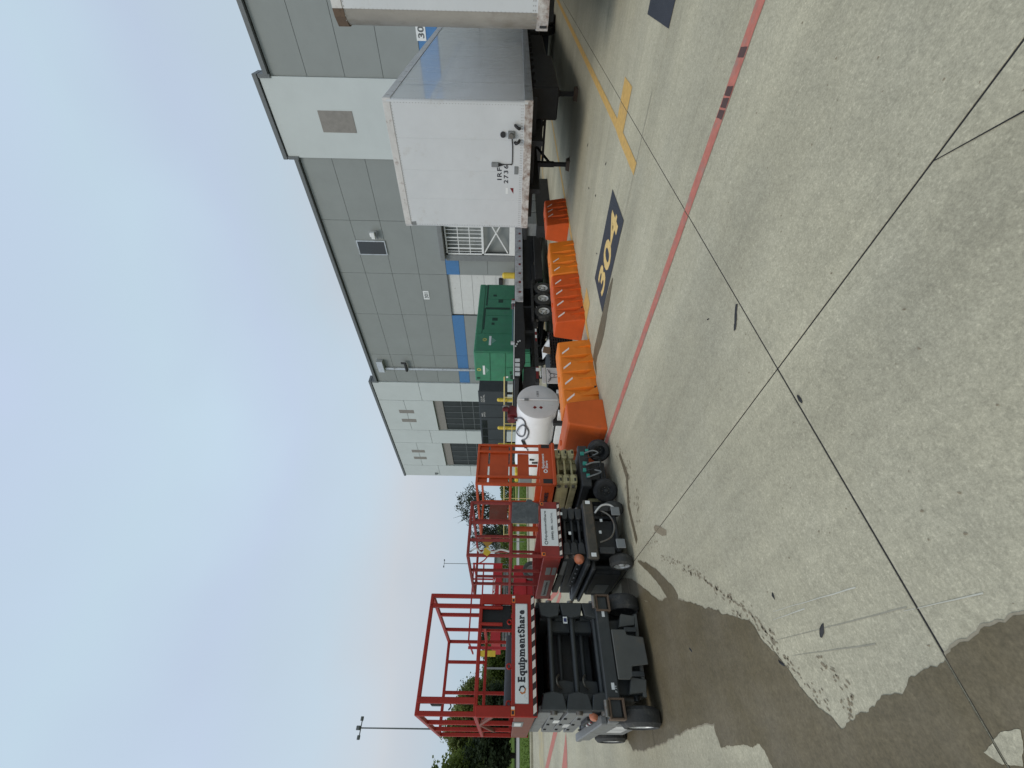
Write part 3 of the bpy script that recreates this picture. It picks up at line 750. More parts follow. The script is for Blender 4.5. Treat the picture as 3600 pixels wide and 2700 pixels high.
t1, W1 = van('box_trailer', 'white box trailer marked IRF 2736 backed to the dock, whole front wall showing', 9.28, 24.9, 2.26, 4.85, 1.18, 4.11, .055, m_twhite, m_twhite, 'white box trailers backed to the dock')
# nose fittings of the first trailer (local y = world y - 3.555)
cy = 3.555
def ly(y): return y - cy
MB().cyl((-.035, ly(2.83), 1.77), (0, ly(2.83), 1.77), .055, 20).build('round_port', m_black, t1, smooth=True)
sk = MB().box(-.05, 0, ly(2.83) - .07, ly(2.83) + .07, 1.53, 1.67).build('socket_box', m_greyp, t1, bevel=.01)
MB().cyl((-.11, ly(2.83), 1.6), (-.03, ly(2.83), 1.6), .045, 16).build('socket_cap', m_pin, sk, smooth=True)
for dy in (-.17, .14):
    MB().tube([(-.02, ly(2.83) + dy, 1.52), (-.09, ly(2.83) + dy * 1.0, 1.50), (-.10, ly(2.83) + dy * .8, 1.45), (-.03, ly(2.83) + dy * .7, 1.43)], .028, 10).build('air_coupling', m_black, t1, smooth=True)
MB().tube([(-.012, ly(2.90), 1.585), (-.012, ly(3.1), 1.57), (-.012, ly(3.38), 1.575), (-.012, ly(3.40), 1.62), (-.012, ly(3.405), 1.78)], .010, 8).build('cable', m_black, t1, smooth=True)
MB().box(-.05, 0, ly(3.405) - .045, ly(3.405) + .045, 1.86, 2.02).build('small_grey_box', m_greyp, t1, bevel=.01)
MB().cyl((-.03, ly(3.405), 1.77), (-.03, ly(3.405), 1.87), .012, 10, r1=.04).build('cable_gland', m_black, t1, smooth=True)
lettering('IRF', m_ink, t1, (-.0015, ly(3.73), 1.80), (0, -1, 0), (0, 0, 1), .26, .10, bold=.02, spacing=1.25)
lettering('2736', m_ink, t1, (-.0015, ly(3.80), 1.655), (0, -1, 0), (0, 0, 1), .38, .10, bold=.02, spacing=1.3)
box('document_holder', m_greyp, t1, -.02, 0, ly(3.60), ly(3.44), 1.445, 1.525)
st = MB().prism([(ly(3.90), 1.61), (ly(3.96), 1.58), (ly(4.02), 1.54), (ly(4.02), 1.535), (ly(3.90), 1.535)], 'x', -.002, 0).build('red_sticker', m_tape, t1)
box('pale_sticker', m_sign, t1, -.0015, 0, ly(4.03), ly(3.90), 1.66, 1.71, bevel=0)
MB().prism([(ly(4.72), 3.86), (ly(4.82), 3.86), (ly(4.82), 3.97), (ly(4.74), 3.97)], 'x', -.004, 0).build('corner_plate', m_greyp, t1)
t2, W2 = van('box_trailer', 'white box trailer with grimy rounded nose corner, cut by the picture edge', 7.66, 23.6, -1.58, 1.01, 1.08, 4.11, .20, m_twhite, m_tdirty, 'white box trailers backed to the dock')

# ------------------------------------------------------------------ water filled barriers
def barrier(label, loc, rz, length, mat, nf, stripes, h=.61, sw=.30):
    t = root('water_barrier', label, 'barrier', loc, rz, 'orange water filled barriers')
    prof = [(-sw, 0), (-sw, .10), (-sw + .035, .30), (-sw + .085, h - .03), (-sw + .11, h), (sw - .11, h), (sw - .085, h - .03), (sw - .035, .30), (sw, .10), (sw, 0)]
    mb = MB(); xs = []
    d = length / nf
    xs.append((0, .0)); xs.append((.015, 1))
    for i in range(nf):
        if i: xs += [(i * d - .16, 1), (i * d - .012, -1), (i * d + .004, 1)]
    xs += [(length - .015, 1), (length, .0)]
    vs = []; k = len(prof)
    for x, f in xs:
        for (y, z) in prof:
            s_ = 1 if y > 0 else -1
            if f == 1: vs.append((x, y, z))
            elif f == 0: vs.append((x, y - s_ * .02, min(z, h - .012) if z > .3 else z))
            else: vs.append((x, y - s_ * (.085 * (1 - z / h) + .004), z - (.006 if z >= h - .001 else 0)))
    fs = [tuple(range(k))[::-1], tuple(range((len(xs) - 1) * k, len(xs) * k))]
    for i in range(len(xs) - 1):
        for j in range(k): fs.append((i * k + j, i * k + (j + 1) % k, (i + 1) * k + (j + 1) % k, (i + 1) * k + j))
    mb.add(vs, fs).build('shell', mat, t, bevel=.006)
    # raised wedges low on the long sides, shaped to give the shade of recesses
    for i in range(nf):
        x = (i + .5) * d
        MB().add([(x, -sw + .026, .30), (x, -sw - .045, .002), (x, -sw + .004, .002), (x + .22, -sw - .002, .002), (x + .10, -sw + .012, .16)], [(0, 1, 2), (0, 4, 3, 1), (1, 3, 2)]).build('moulded_wedge', mat, t)
    for x in stripes:
        yy = lambda z: -sw + .035 + (z - .30) / (h - .33) * .05 - .004
        z0, z1 = .405, .545; q = -.125; x += .12
        MB().add([(x, yy(z0), z0), (x + .045, yy(z0), z0), (x + .045 + q, yy(z1), z1), (x + q, yy(z1), z1), (x, yy(z0) + .003, z0), (x + .045, yy(z0) + .003, z0), (x + .045 + q, yy(z1) + .003, z1), (x + q, yy(z1) + .003, z1)],
                 [(0, 1, 2, 3), (4, 7, 6, 5), (0, 4, 5, 1), (1, 5, 6, 2), (2, 6, 7, 3), (3, 7, 4, 0)]).build('reflector', m_refl, t)
    MB().cyl((length * .5, 0, h - .005), (length * .5, 0, h + .02), .05, 14).build('filler_cap', mat, t, smooth=True)
    MB().box(.3, .42, -sw - .003, sw + .003, -.001, .05).build('fork_slot', m_black, t)
    return t
barrier('red orange barrier turned end-on beside the scissor lifts, no stripes', (3.90, 5.12, 0), math.radians(90), 1.75, m_bar2, 2, [])
barrier('bright orange barrier with four white stripes in front of the white tank', (4.22, 5.60, 0), math.radians(0), 1.62, m_bar, 4, [.12, .50, .88, 1.27])
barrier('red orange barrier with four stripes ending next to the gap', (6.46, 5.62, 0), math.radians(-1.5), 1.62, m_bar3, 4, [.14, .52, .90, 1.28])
barrier('amber orange barrier with two stripes touching the red orange one', (8.10, 5.56, 0), math.radians(-1.0), 1.38, m_bar, 3, [.12, .48])
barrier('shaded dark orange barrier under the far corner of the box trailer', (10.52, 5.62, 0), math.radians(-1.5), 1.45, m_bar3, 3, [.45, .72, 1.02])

# ------------------------------------------------------------------ white fuel tank
tk = root('fuel_tank', 'white cylinder fuel tank on a skid behind the orange barriers', 'tank', (5.86, 7.3, .87))
r = .485; Lt = 2.6
MB().lathe([(0, r), (Lt, r)], (0, 0, 0), (0, 1, 0), 48).build('barrel', m_tank, tk, smooth=True)
hd = MB().lathe([(0, r), (-.02, r + .006), (-.028, r - .02), (-.03, r * .5), (-.03, .001)], (0, 0, 0), (0, 1, 0), 48).build('tank_end', M('tank_end_shaded_white', (.62, .62, .60), .4, var=.04, dirt=(.34, .32, .27), da=.1), tk, smooth=True)  # white of this end greyed in its colour to stand in for shade
MB().lathe([(Lt, r), (Lt + .03, r * .5), (Lt + .03, .001)], (0, 0, 0), (0, 1, 0), 48).build('tank_end', m_tank, tk, smooth=True)
MB().cyl((.03, -.045, -r + .02), (.03, -.045, r - .03), .012, 10).build('gauge_tube', m_white, hd)
box('gauge_bracket', m_greyp, hd, .0, .06, -.06, -.03, .22, .32)
for k, z in enumerate((.08, -.06)):
    MB().add([(-.19, -.034, z + .045), (-.145, -.034, z), (-.19, -.034, z - .045), (-.235, -.034, z)], [(0, 1, 2, 3)]).build('hazard_diamond', m_tape, hd)
lettering('1203', m_ink, hd, (.14, -.033, -.02), (1, 0, 0), (0, 0, 1), .16, .05)
sk = MB()
for x in (-.30, .30): sk.box(x - .05, x + .05, -.05, Lt + .1, -.87 + .12, -.87 + .42)
sk.build('skid', m_white, tk, bevel=.01)
for y in (.3, 1.3, 2.3): box('saddle', m_black, tk, -.42, .42, y - .06, y + .06, -.87 + .0, -.36)
box('skid_base', m_black, tk, -.62, .55, -.1, Lt + .2, -.86, -.72, bevel=.01)
pm = MB().box(-.12, .12, .35, .62, r - .03, r + .22).cyl((-.2, .5, r + .12), (.2, .5, r + .12), .10, 14).cyl((0, .3, r + .2), (0, .3, r + .34), .06, 12)
pm.build('pump', M('pump_red', (.12, .012, .014), .4), tk, bevel=.008)
MB().lathe([(-.03, .07), (.0, .085), (.03, .07)], (.02, .25, r + .26), (1, 0, 0), 16).build('pump_pulley', m_pin, tk, smooth=True)
MB().tube([(-.05, .55, r + .1), (-.2, .4, r + .03), (-.33, .2, r * .82), (-.40, .25, r * .62), (-.42, .5, r * .58), (-.40, .8, r * .62), (-.33, .95, r * .8), (-.25, .9, r * .97), (-.36, .5, r * .85), (-.43, .35, r * .65), (-.46, .55, r * .42), (-.45, .85, r * .5), (-.38, 1.05, r * .70)], .018, 8).build('hose', M('hose_grey', (.14, .14, .15), .5), tk, smooth=True)
MB().bar((-.40, 1.0, r * .68), (-.46, 1.25, r * .48), .05, .07).bar((-.46, 1.25, r * .48), (-.47, 1.38, r * .36), .02).build('nozzle', m_black, tk, bevel=.006)
MB().box(-.505, -.48, 1.75, 1.80, .0, .12).box(-.52, -.48, 1.9, 1.93, -.1, .05).build('tank_fitting', m_black, tk)
# pallet load: black plastic crate with papers and a board behind the gap
cr_ = root('plastic_crate', 'black slatted plastic crate seen through the gap between barriers', 'crate', (6.48, 6.75, 0))
for k in range(12): box('upright_slat', m_black, cr_, .01 + k * .105, .035 + k * .105, 0, .03, .05, .60, bevel=0)
for k in range(9): box('level_slat', m_black, cr_, 0, 1.22, -.012, .0, .06 + k * .062, .085 + k * .062, bevel=0)
for k in range(5): box('side_slat', m_black, cr_, -.012, 0, .05 + k * .2, .15 + k * .2, .05, .60, bevel=0)
box('base', m_mat, cr_, 0, 1.22, .03, 1.1, 0, .58, bevel=0)
pp = root('paper_pile', 'crumpled white sheets and a cardboard flap on the black plastic crate', 'papers', (6.95, 6.8, .59))
MB().add([(0, 0, .05), (.5, -.05, .0), (.55, .25, .09), (.1, .3, .14), (.25, .1, .17)], [(0, 1, 4), (1, 2, 4), (2, 3, 4), (3, 0, 4)]).build('sheet', m_paper, pp)
MB().add([(.05, -.1, .0), (.35, -.15, .0), (.30, .12, .13), (.0, .1, .10)], [(0, 1, 2, 3)]).build('sheet', m_paper, pp)
MB().prism([(-.12, .0), (.1, -.02), (.14, .14), (-.06, .18)], 'y', -.12, -.10).build('cardboard_flap', m_card, pp)

# ------------------------------------------------------------------ black gooseneck trailer
nk = root('gooseneck_trailer', 'black gooseneck flatbed with red and white tape and three small wheels', 'trailer', (8.3, 9.2, 0))
MB().prism([(0, 1.27), (0, 1.40), (.05, 1.42), (3.78, 1.42), (3.78, 1.10), (2.4, 1.05), (.75, 1.05), (.35, 1.16)], 'y', 0, .12).build('neck_beam', m_black, nk, bevel=.008)
MB().prism([(0, 1.27), (0, 1.40), (.05, 1.42), (3.78, 1.42), (3.78, 1.10), (2.4, 1.05), (.75, 1.05), (.35, 1.16)], 'y', 2.2, 2.32).build('neck_beam', m_black, nk, bevel=.008)
MB().box(0, 3.78, -.012, .02, 1.405, 1.435).build('pale_edge', m_white, nk)
for (x, z) in ((1.5, 1.30), (1.62, 1.26), (1.66, 1.20), (1.40, 1.34)): box('peeling_decal', m_sign, nk, x, x + .07, -.004, 0, z, z + .05, bevel=0)
MB().box(.05, 3.7, .12, 2.2, 1.25, 1.38).build('neck_deck', m_black, nk)
for k in range(4): box('white_square', m_sign, nk, .10 + k * .20, .25 + k * .20, -.004, 0, 1.23, 1.38, bevel=0)
al = box('side_rail', M('dull_white_rail', (.52, .52, .53), .5, dirt=(.2, .19, .18), da=.4, ds=3), nk, 3.78, 15.5, -.06, -.01, 1.10, 1.40, bevel=.01)
MB().box(3.78, 15.5, 0, 2.4, 1.28, 1.40).build('deck', m_black, nk)
for k in range(14): box('tape_square', m_tape, al, 4.3 + k * .62, 4.3 + k * .62 + (.14 if k % 2 else .10), -.064, -.06, 1.18, 1.27, bevel=0)
ax = MB()
for x in (3.2, 3.95, 4.6): ax.cyl((x, .15, .36), (x, 2.2, .36), .05, 8)
ax.box(-.1, 6.4, .05, .17, .62, .74).box(-.1, 6.4, 2.15, 2.27, .62, .74)
for k in range(9): ax.box(-.05 + k * .8, .03 + k * .8, .1, 2.2, .62, .72)
ax.box(2.2, 2.35, .1, .25, .7, 1.2).box(3.6, 3.7, .1, 2.2, .7, 1.2).box(.5, .6, .1, 2.2, .7, 1.1)
ax.build('lower_frame', m_black, nk)
for x in (3.2, 3.95, 4.6): wheel(nk, (x, .02, .355), .355, .24, (0, -1, 0), m_rubber, m_rim)
for x in (3.2, 3.95, 4.6): wheel(nk, (x, 2.3, .355), .355, .24, (0, 1, 0), m_rubber, m_rim)
MB().prism([(2.75, .74), (2.8, .80), (5.0, .80), (5.05, .74), (5.05, .72), (2.75, .72)], 'y', -.12, .2).build('mudguard', m_black, nk)
for k in range(4):
    box('tape_strip', m_sign if k % 2 else m_tape, nk, .75 + k * .16 + 1.0, .75 + k * .16 + 1.15, .044, .05, .645, .70, bevel=0)
box('tape_strip', m_tape, nk, .05, .55, .044, .05, .64, .715, bevel=0)
box('white_patch', m_sign, nk, .36, .50, .04, .044, .60, .72, bevel=0)
box('label_plate', m_sign, nk, .10, .34, .036, .04, .56, .60, bevel=0)
MB().cyl((1.7, -.02, 1.47), (3.7, -.02, 1.47), .018, 8).build('strap_pipe', M('blue_pipe', (.05, .12, .18), .4), nk)
for x in (1.55, 3.75): MB().cyl((x, -.03, 1.40), (x, -.03, 1.53), .07, 14).build('winch', m_alu, nk, smooth=True)
MB().box(3.5, 4.0, -.02, .12, 1.40, 1.52).build('red_ratchet', M('dull_red', (.16, .02, .015), .5), nk, bevel=.02)
for (x0, x1, y0, y1, z0) in ((4.9, 9.6, .15, 2.25, .62), (9.8, 10.3, .1, .6, .35), (13.6, 15.3, .15, 2.25, .7)): box('shade_block', m_black, nk, x0, x1, y0, y1, z0, 1.27, bevel=.02)  # black boxes, with the wheels and members below, added to darken under the deck
for x in (11.2, 12.4):
    for (y, s_) in ((.1, -1), (2.25, 1)): wheel(nk, (x, y, .5), .5, .28, (0, s_, 0), m_rubber, m_rim)
for k in range(5): box('cross_member', m_black, nk, 10.4 + k * .7, 10.5 + k * .7, .1, 2.25, 1.05, 1.27, bevel=0)
box('shade_locker', m_black, nk, 5.3, 8.8, -.05, .14, .30, .62, bevel=.02)  # black block added to keep the low gap under the deck dark
# mudflap with an animal-head drawing
mf = root('mudflap', 'white mudflap with a dark line drawing of a horned head beside the tank', 'mudflap', (5.93, 6.74, -.06))
box('flap', m_paper, mf, .02, .50, 0, .015, .42, .76, bevel=.004)
box('flap_edge', m_paper, mf, .02, .50, 0, .02, .78, .86, bevel=.004)
dl = MB()
for pts in ([(.12, .72), (.18, .66), (.20, .56), (.25, .47), (.30, .56), (.32, .66), (.38, .72)], [(.06, .74), (.12, .68), (.19, .68)], [(.44, .74), (.38, .68), (.31, .68)], [(.19, .66), (.25, .69), (.31, .66)], [(.22, .60), (.24, .58)], [(.28, .60), (.26, .58)]):
    dl.tube([(x, -.004, z) for x, z in pts], .006, 6)
dl.build('head_drawing', m_ink, mf)
# green machine block and odd plates seen under the flatbed
gb = root('green_machine', 'small green and white machine block in the dark under the flatbed', 'machine', (14.3, 9.6, 0))
box('green_block', m_green, gb, 0, .6, 0, .4, .5, .98, bevel=.01); box('white_bar', m_white, gb, -.12, -.02, .0, .3, .45, .98); box('green_block', m_green, gb, 0, .6, .02, .4, .22, .45, bevel=.01)
MB().prism([(-.8, .7), (-.3, .5), (-.25, .75)], 'y', 0, .02).build('grey_gusset', m_greyp, gb)
sc = root('steel_rack', 'pale steel boxes stacked below the corner of the box trailer', 'rack', (14.9, 7.6, 0))
for k in range(4): box('steel_box', m_greyp, sc, k * 1.05, k * 1.05 + .95, 0, .5, .60, .98, bevel=.02)
box('rack_frame', m_black, sc, -.1, 4.3, .02, .5, 0, .6); box('rack_frame', m_black, sc, -.1, 4.3, .1, .6, .98, 1.1)

# ------------------------------------------------------------------ green generator
gn = root('generator', 'big green enclosed generator on a trailer behind the black gooseneck', 'generator', (12.8, 12.5, 0))
GX, GY, GZ0, GZ1 = 5.1, 1.95, .50, 3.18
box('enclosure', m_green, gn, 0.02, GX, 0.02, GY, GZ0, GZ1, bevel=.03)
def gp(x0, x1, z0, z1, name='door'): return box(name, m_green, gn, x0 + .012, x1 - .012, -.01, .02, z0 + .012, z1 - .012, bevel=.008)
gp(.03, 1.25, GZ0 + .05, GZ1 - .06); gp(1.25, 2.55, GZ0 + .7, 2.83); gp(2.55, 3.85, GZ0 + .7, 2.83); gp(3.85, 5.08, GZ0 + .7, 2.83)
gp(1.25, 5.08, 2.88, GZ1 - .02, 'header_panel')
box('gutter_slot', m_greend, gn, 1.5, 3.1, -.014, -.01, 2.78, 2.86, bevel=0); box('gutter_slot', m_greend, gn, 3.3, 5.0, -.014, -.01, 2.72, 2.80, bevel=0)
for (x, z, wd, hh) in ((2.15, 2.18, .22, .26), (1.85, 2.32, .16, .14), (3.55, 1.95, .26, .24), (4.05, 2.28, .16, .18)): box('latch_recess', m_greend, gn, x, x + wd, -.016, -.009, z, z + hh, bevel=.0)
box('post_recess', m_greend, gn, 3.0, 3.16, -.016, -.01, 1.6, 2.8, bevel=0)
# end face towards the yard
def ge(y0, y1, z0, z1): return box('end_panel', m_green, gn, -.01, .02, y0 + .01, y1 - .01, z0 + .01, z1 - .01, bevel=.008)
ge(.03, 1.9, 2.45, GZ1 - .04); ge(.03, 1.9, 1.75, 2.42); ge(.03, .95, 1.3, 1.72); ge(.95, 1.9, 1.3, 1.72); ge(.03, .6, .55, 1.27); ge(.6, 1.3, .55, 1.27); ge(1.3, 1.9, .55, 1.27)
box('socket_recess', m_greend, gn, -.02, -.01, 1.45, 1.75, 1.32, 1.52, bevel=0); box('socket_recess', m_greend, gn, -.02, -.01, 1.2, 1.4, 1.45, 1.55, bevel=0)
box('data_plate', m_sign, gn, -.018, -.01, 1.55, 1.66, 1.62, 1.72, bevel=0)
box('end_hatch', m_greend, gn, -.02, -.01, 1.65, 1.75, 2.95, 3.1, bevel=0)
MB().lathe([(0, .10), (.008, .10), (.008, .045), (0, .045)], (-.02, 1.12, 2.98), (1, 0, 0), 20).build('ring_emblem', M('lime_yellow', (.42, .42, .12), .5), gn)
MB().lathe([(0, .10), (.008, .10), (.008, .045), (0, .045)], (.8, -.02, 2.72), (0, 1, 0), 20).build('ring_emblem', bpy.data.materials['lime_yellow'], gn)
box('label_strip', m_sign, gn, -.018, -.01, .85, 1.45, 2.70, 2.80, bevel=0); box('label_strip', m_sign, gn, .45, 1.05, -.018, -.01, 2.42, 2.52, bevel=0)
mg = M('faded_emblem_green', (.13, .30, .22), .5)
MB().prism([(.95, 2.66), (1.35, 2.66), (1.15, 2.50)], 'x', -.016, -.01).build('faded_emblem', mg, gn); MB().prism([(.55, 2.38), (.95, 2.38), (.75, 2.2)], 'y', -.016, -.01).build('faded_emblem', mg, gn)
tr = MB().box(-.3, GX + .2, .1, GY - .1, .38, .49)
tr.build('trailer_frame', m_black, gn)
for x in (2.2, 3.0):
    for y, s in ((.0, -1), (GY, 1)): wheel(gn, (x, y, .36), .36, .22, (0, s, 0), m_rubber, m_rim)
MB().box(.1, .22, .1, .2, 0, .4).box(.1, .22, 1.7, 1.8, 0, .4).build('jack', m_black, gn)

# ------------------------------------------------------------------ dark cabin, yellow bollards and pipe rail in the distance
dc = root('office_trailer', 'dark grey site cabin on legs with black windows behind yellow posts', 'cabin', (16.0, 19.0, 0))
for k in range(5): box('cladding_panel', m_dkgrey, dc, 0, .1, k * 1.35 + .02, k * 1.35 + 1.33, 1.72, 3.5, bevel=.02)
box('body', m_dkgrey, dc, .1, 2.6, 0.02, 6.75, 1.70, 3.46, bevel=.02)
for k in range(3): box('window', m_glass, dc, -.02, 0, 3.0 + k * .98, 3.88 + k * .98, 3.02, 3.40, bevel=.005)
lettering('EQUIP\nRENTAL', m_paper, dc, (-.004, 1.05, 3.10), (0, -1, 0), (0, 0, 1), .75, .26)
lettering('YARD\nOFFICE', m_paper, dc, (-.004, 2.65, 3.12), (0, -1, 0), (0, 0, 1), .55, .24)
for y in (.5, 6.2):
    for x in (.3, 2.3): box('leg', m_black, dc, x - .06, x + .06, y - .06, y + .06, 0, 1.7)
for y in (.9, 1.5): wheel(dc, (.1, y, 1.3 - .8), .5, .25, (-1, 0, 0), m_rubber, m_rim)
def bollard(y, label):
    b = root('tall_bollard', label, 'bollard', (12.0, y, 0), 0, 'yellow bollards along the pipe rail')
    MB().cyl((0, 0, 0), (0, 0, 2.06), .09, 18).lathe([(2.06, .09), (2.12, .06), (2.13, .001)], (0, 0, 0), (0, 0, 1), 18).build('post', m_bol, b, smooth=True)
bollard(14.85, 'yellow steel bollard above the end of the white tank')
bollard(17.15, 'middle yellow bollard above the tank barrel')
bollard(18.75, 'yellow bollard beside the orange platform of the small lift')
yr = root('pipe_rail', 'pale yellow pipe handrail running past the bollards', 'railing', (11.8, 13.0, 0))
for z in (1.78, 1.38): MB().cyl((0, 0, z), (0, 19.0, z), .03 if z > 1.6 else .022, 8).build('rail', m_rail, yr)
for k in range(9): MB().cyl((0, 1.4 + k * 2.1, 0), (0, 1.4 + k * 2.1, 1.76), .022, 8).build('rail_post', m_rail, yr)
MB().cyl((-.9, 12.0, 1.0), (.9, 12.0, 1.0), .02, 8).build('cross_pipe', m_rail, yr)

# ------------------------------------------------------------------ scissor lifts
def lift_logo(mo, mn, parent, c, rr, right, up):
    """open ring of blocks, half orange half dark"""
    R_ = Vector(right).normalized(); U = Vector(up).normalized(); Nn = R_.cross(U); c = Vector(c)
    for mat, rng_ in ((mo, (2.2, 5.2)), (mn, (-1.1, 1.9))):
        mb = MB(); n = 6
        for i in range(n):
            a0 = rng_[0] + (rng_[1] - rng_[0]) * i / n; a1 = rng_[0] + (rng_[1] - rng_[0]) * (i + 1) / n
            ro = rr * (1.0 if i % 2 else .90)
            q = []
            for (ra, aa) in ((rr * .58, a0), (ro, a0), (ro, a1), (rr * .58, a1)):
                q.append(c + R_ * math.cos(aa) * ra + U * math.sin(aa) * ra + Nn * .0015)
            mb.add(q, [(0, 1, 2, 3)])
        mb.build('ring_emblem', mat, parent)

def scissor(name, label, loc, rz, W, Ld, wr, ww, cz0, cz1, dz0, dz1, zm, zt, arms, c_rail, c_deck, c_side, c_arm, c_body, c_sidecov, c_tyre, c_rim, rw=.038, arm_w=.055, head=True, tube_r=.022, solid=True, bands=None):
    t = root(name, label, 'scissor lift', loc, rz, 'scissor lifts parked side by side')
    # chassis
    box('chassis', c_body, t, .02, W - .02, .10, Ld - .02, cz0 + .02, cz1 - .01, bevel=.008)
    box('front_beam', c_body, t, 0, W, 0, .10, cz0, cz1, bevel=.012)
    box('rear_beam', c_body, t, 0, W, Ld - .10, Ld + .02, cz0, cz1, bevel=.012)
    box('belly_box', c_body, t, ww + .04, W - ww - .04, .16, Ld - .16, .10, cz0 + .02, bevel=.01)
    for s, x in ((-1, ww / 2 - .05), (1, W - ww / 2 + .05)):
        for y in (wr + .0, Ld - wr - .05):
            wheel(t, (x, y, wr), wr, ww, (s, 0, 0), c_tyre, c_rim, solid=solid)
    for y in (wr, Ld - wr - .05): MB().cyl((ww, y, wr), (W - ww, y, wr), .03, 10).build('axle', c_body, t)
    # side component trays
    for s in (0, 1):
        x0, x1 = (.0, .05) if s == 0 else (W - .05, W)
        box('side_tray', c_sidecov, t, x0, x1, 2 * wr + .10, Ld - 2 * wr - .12, .09, cz0 - .01, bevel=.01)
    # arm pack
    na = len(arms)
    for s in (0, 1):
        bn = bands or arms
        for k, z in enumerate(bn):
            for q in range(2):
                off = .045 + q * (arm_w + .055)
                x0 = off if s == 0 else W - off - arm_w
                tilt = .012 * (1 if (k + q) % 2 else -1); hh = (bn[0] - bn[1]) * .44
                y0, y1 = (.10 + .06 * q, Ld - .10 - .06 * (1 - q))
                zz = z - (.5 * (bn[0] - bn[1]) if q else 0)
                MB().prism([(y0, zz - hh + tilt), (y1, zz - hh - tilt), (y1, zz + hh - tilt), (y0, zz + hh + tilt)], 'x', x0, x0 + arm_w).build('scissor_arm', c_sidecov if (q == 0 and s == 0) else c_arm, t, bevel=.004)  # left outer arms paler on the nearest lift, side light put into the colour
    ix0, ix1 = .045 + 2 * arm_w + .06, W - .045 - 2 * arm_w - .06
    step = arms[0] - arms[1]
    for k, z in enumerate(arms):
        tb = MB().cyl((.10, .10, z), (W - .10, .10, z), tube_r, 12)
        tb.build('cross_tube', c_arm, t, smooth=True)
        MB().cyl((.10, .34, z - step * .5), (W - .10, .34, z - step * .5), tube_r, 12).build('cross_tube', c_arm, t, smooth=True)
        if head:
            for x in (.06, W - .06 - .12):
                MB().prism([(x - .0, z - step * .52), (x + .13, z - step * .40), (x + .15, z), (x + .13, z + step * .40), (x, z + step * .52)] if x < W / 2 else
                           [(x + .12, z - step * .52), (x - .01, z - step * .40), (x - .03, z), (x - .01, z + step * .40), (x + .12, z + step * .52)], 'y', .04, .16).build('arm_head', c_arm, t, bevel=.008)
            for x in (ix0 - .02, ix1 - .10):
                MB().prism([(x, z - step * .95), (x + .12, z - step * .95), (x + .13, z - step * .5), (x + .12, z - step * .12), (x, z - step * .12)], 'y', .20, .33).build('arm_head', c_arm, t, bevel=.008)
        for xa in (.03, W - .07): MB().cyl((xa, .10, z), (xa + .04, .10, z), tube_r * 1.3, 12).build('pin', m_pin, t, smooth=True)
    MB().box(ix0 + .02, ix1 - .02, .55, Ld - .4, cz1, arms[0]).build('lift_cylinder', m_blk2, t, bevel=.02)
    # deck
    box('deck', c_deck, t, .01, W - .01, .03, Ld - .03, dz0 + .02, dz0 + .07, bevel=.004)
    box('front_fascia', c_deck, t, 0, W, -.012, .03, dz0, dz1, bevel=.005)
    box('rear_fascia', c_deck, t, 0, W, Ld - .03, Ld, dz0, dz1, bevel=.005)
    box('side_fascia', c_side, t, 0, .03, .03, Ld - .03, dz0 + .02, dz1 - .03, bevel=.005)
    box('side_fascia', c_side, t, W - .03, W, .03, Ld - .03, dz0 + .02, dz1 - .03, bevel=.005)
    # rails
    e = rw / 2
    P = [(e, e), (W - e, e), (W - e, Ld - e), (e, Ld - e)]
    def R1(p, q, nm='guard_rail', w_=rw, h_=None, mat=None): return MB().bar(p, q, w_, h_).build(nm, mat or c_rail, t, bevel=.005)
    for i in range(4):
        a, b = P[i], P[(i + 1) % 4]
        for z in (zt - e, zm - e): R1((a[0], a[1], z), (b[0], b[1], z))
    for (x, y) in P: R1((x, y, dz1 - .02), (x, y, zt), 'rail_post', rw * 1.03)
    return t, R1, W, Ld

# ---- nearest lift, tall red platform
c = dict(W=1.07, Ld=2.0, dz0=1.21, dz1=1.46)
arms1 = [1.045, .80, .555]
bands1 = [1.14, 1.0, .86, .72]
la, R1, W, Ld = scissor('scissor_lift', 'nearest and tallest scissor lift, red platform with big EquipmentShare sign', (.135, 4.90, 0), math.radians(4.2), 1.07, 2.0, .195, .155, .40, .54, 1.21, 1.46, 1.82, 2.37, arms1,
                  m_lred, m_lred, m_lside, m_lgrey, m_lgrey, m_lgrey2, m_rubberg, m_rim, tube_r=.026, bands=bands1)
R1((.12, .02, 1.80), (.12, .02, 2.36), 'rail_post', .05); R1((.95, .02, 1.80), (.95, .02, 2.36), 'rail_post', .04)
for y in (.70, 1.35):
    R1((W - .02, y, 1.44), (W - .02, y, 2.36), 'rail_post'); R1((.02, y, 1.44), (.02, y, 2.36), 'rail_post')
R1((.45, Ld - .02, 1.44), (.45, Ld - .02, 2.36), 'rail_post'); R1((.8, Ld - .02, 1.82), (.8, Ld - .02, 2.36), 'rail_post')
box('corner_plate', m_lred, la, -.004, .085, -.006, .03, 1.46, 1.80, bevel=.006); box('corner_plate', m_lred, la, W - .10, W + .004, -.006, .03, 1.46, 1.80, bevel=.006)
R1((.01, .0, 1.63), (.01, .7, 1.78), 'gate_brace', .03, mat=m_lside); R1((.01, .7, 1.78), (.01, 1.35, 1.64), 'gate_brace', .03, mat=m_lside)
for x in (.10, .40, .80):
    MB().lathe([(-.008, .022), (0, .03), (.008, .022), (0, .014), (-.008, .022)], (x, .02, 1.485), (0, 1, 0), 14).build('lanyard_ring', m_lred, la, smooth=True)
mt_ = box('rubber_mat', m_mat, la, .74, .97, .045, .06, 1.47, 1.81, bevel=.004)
for x in (.775, .935): box('mat_clamp', m_lred, la, x - .012, x + .012, -.01, .04, 1.56, 1.82, bevel=.004)
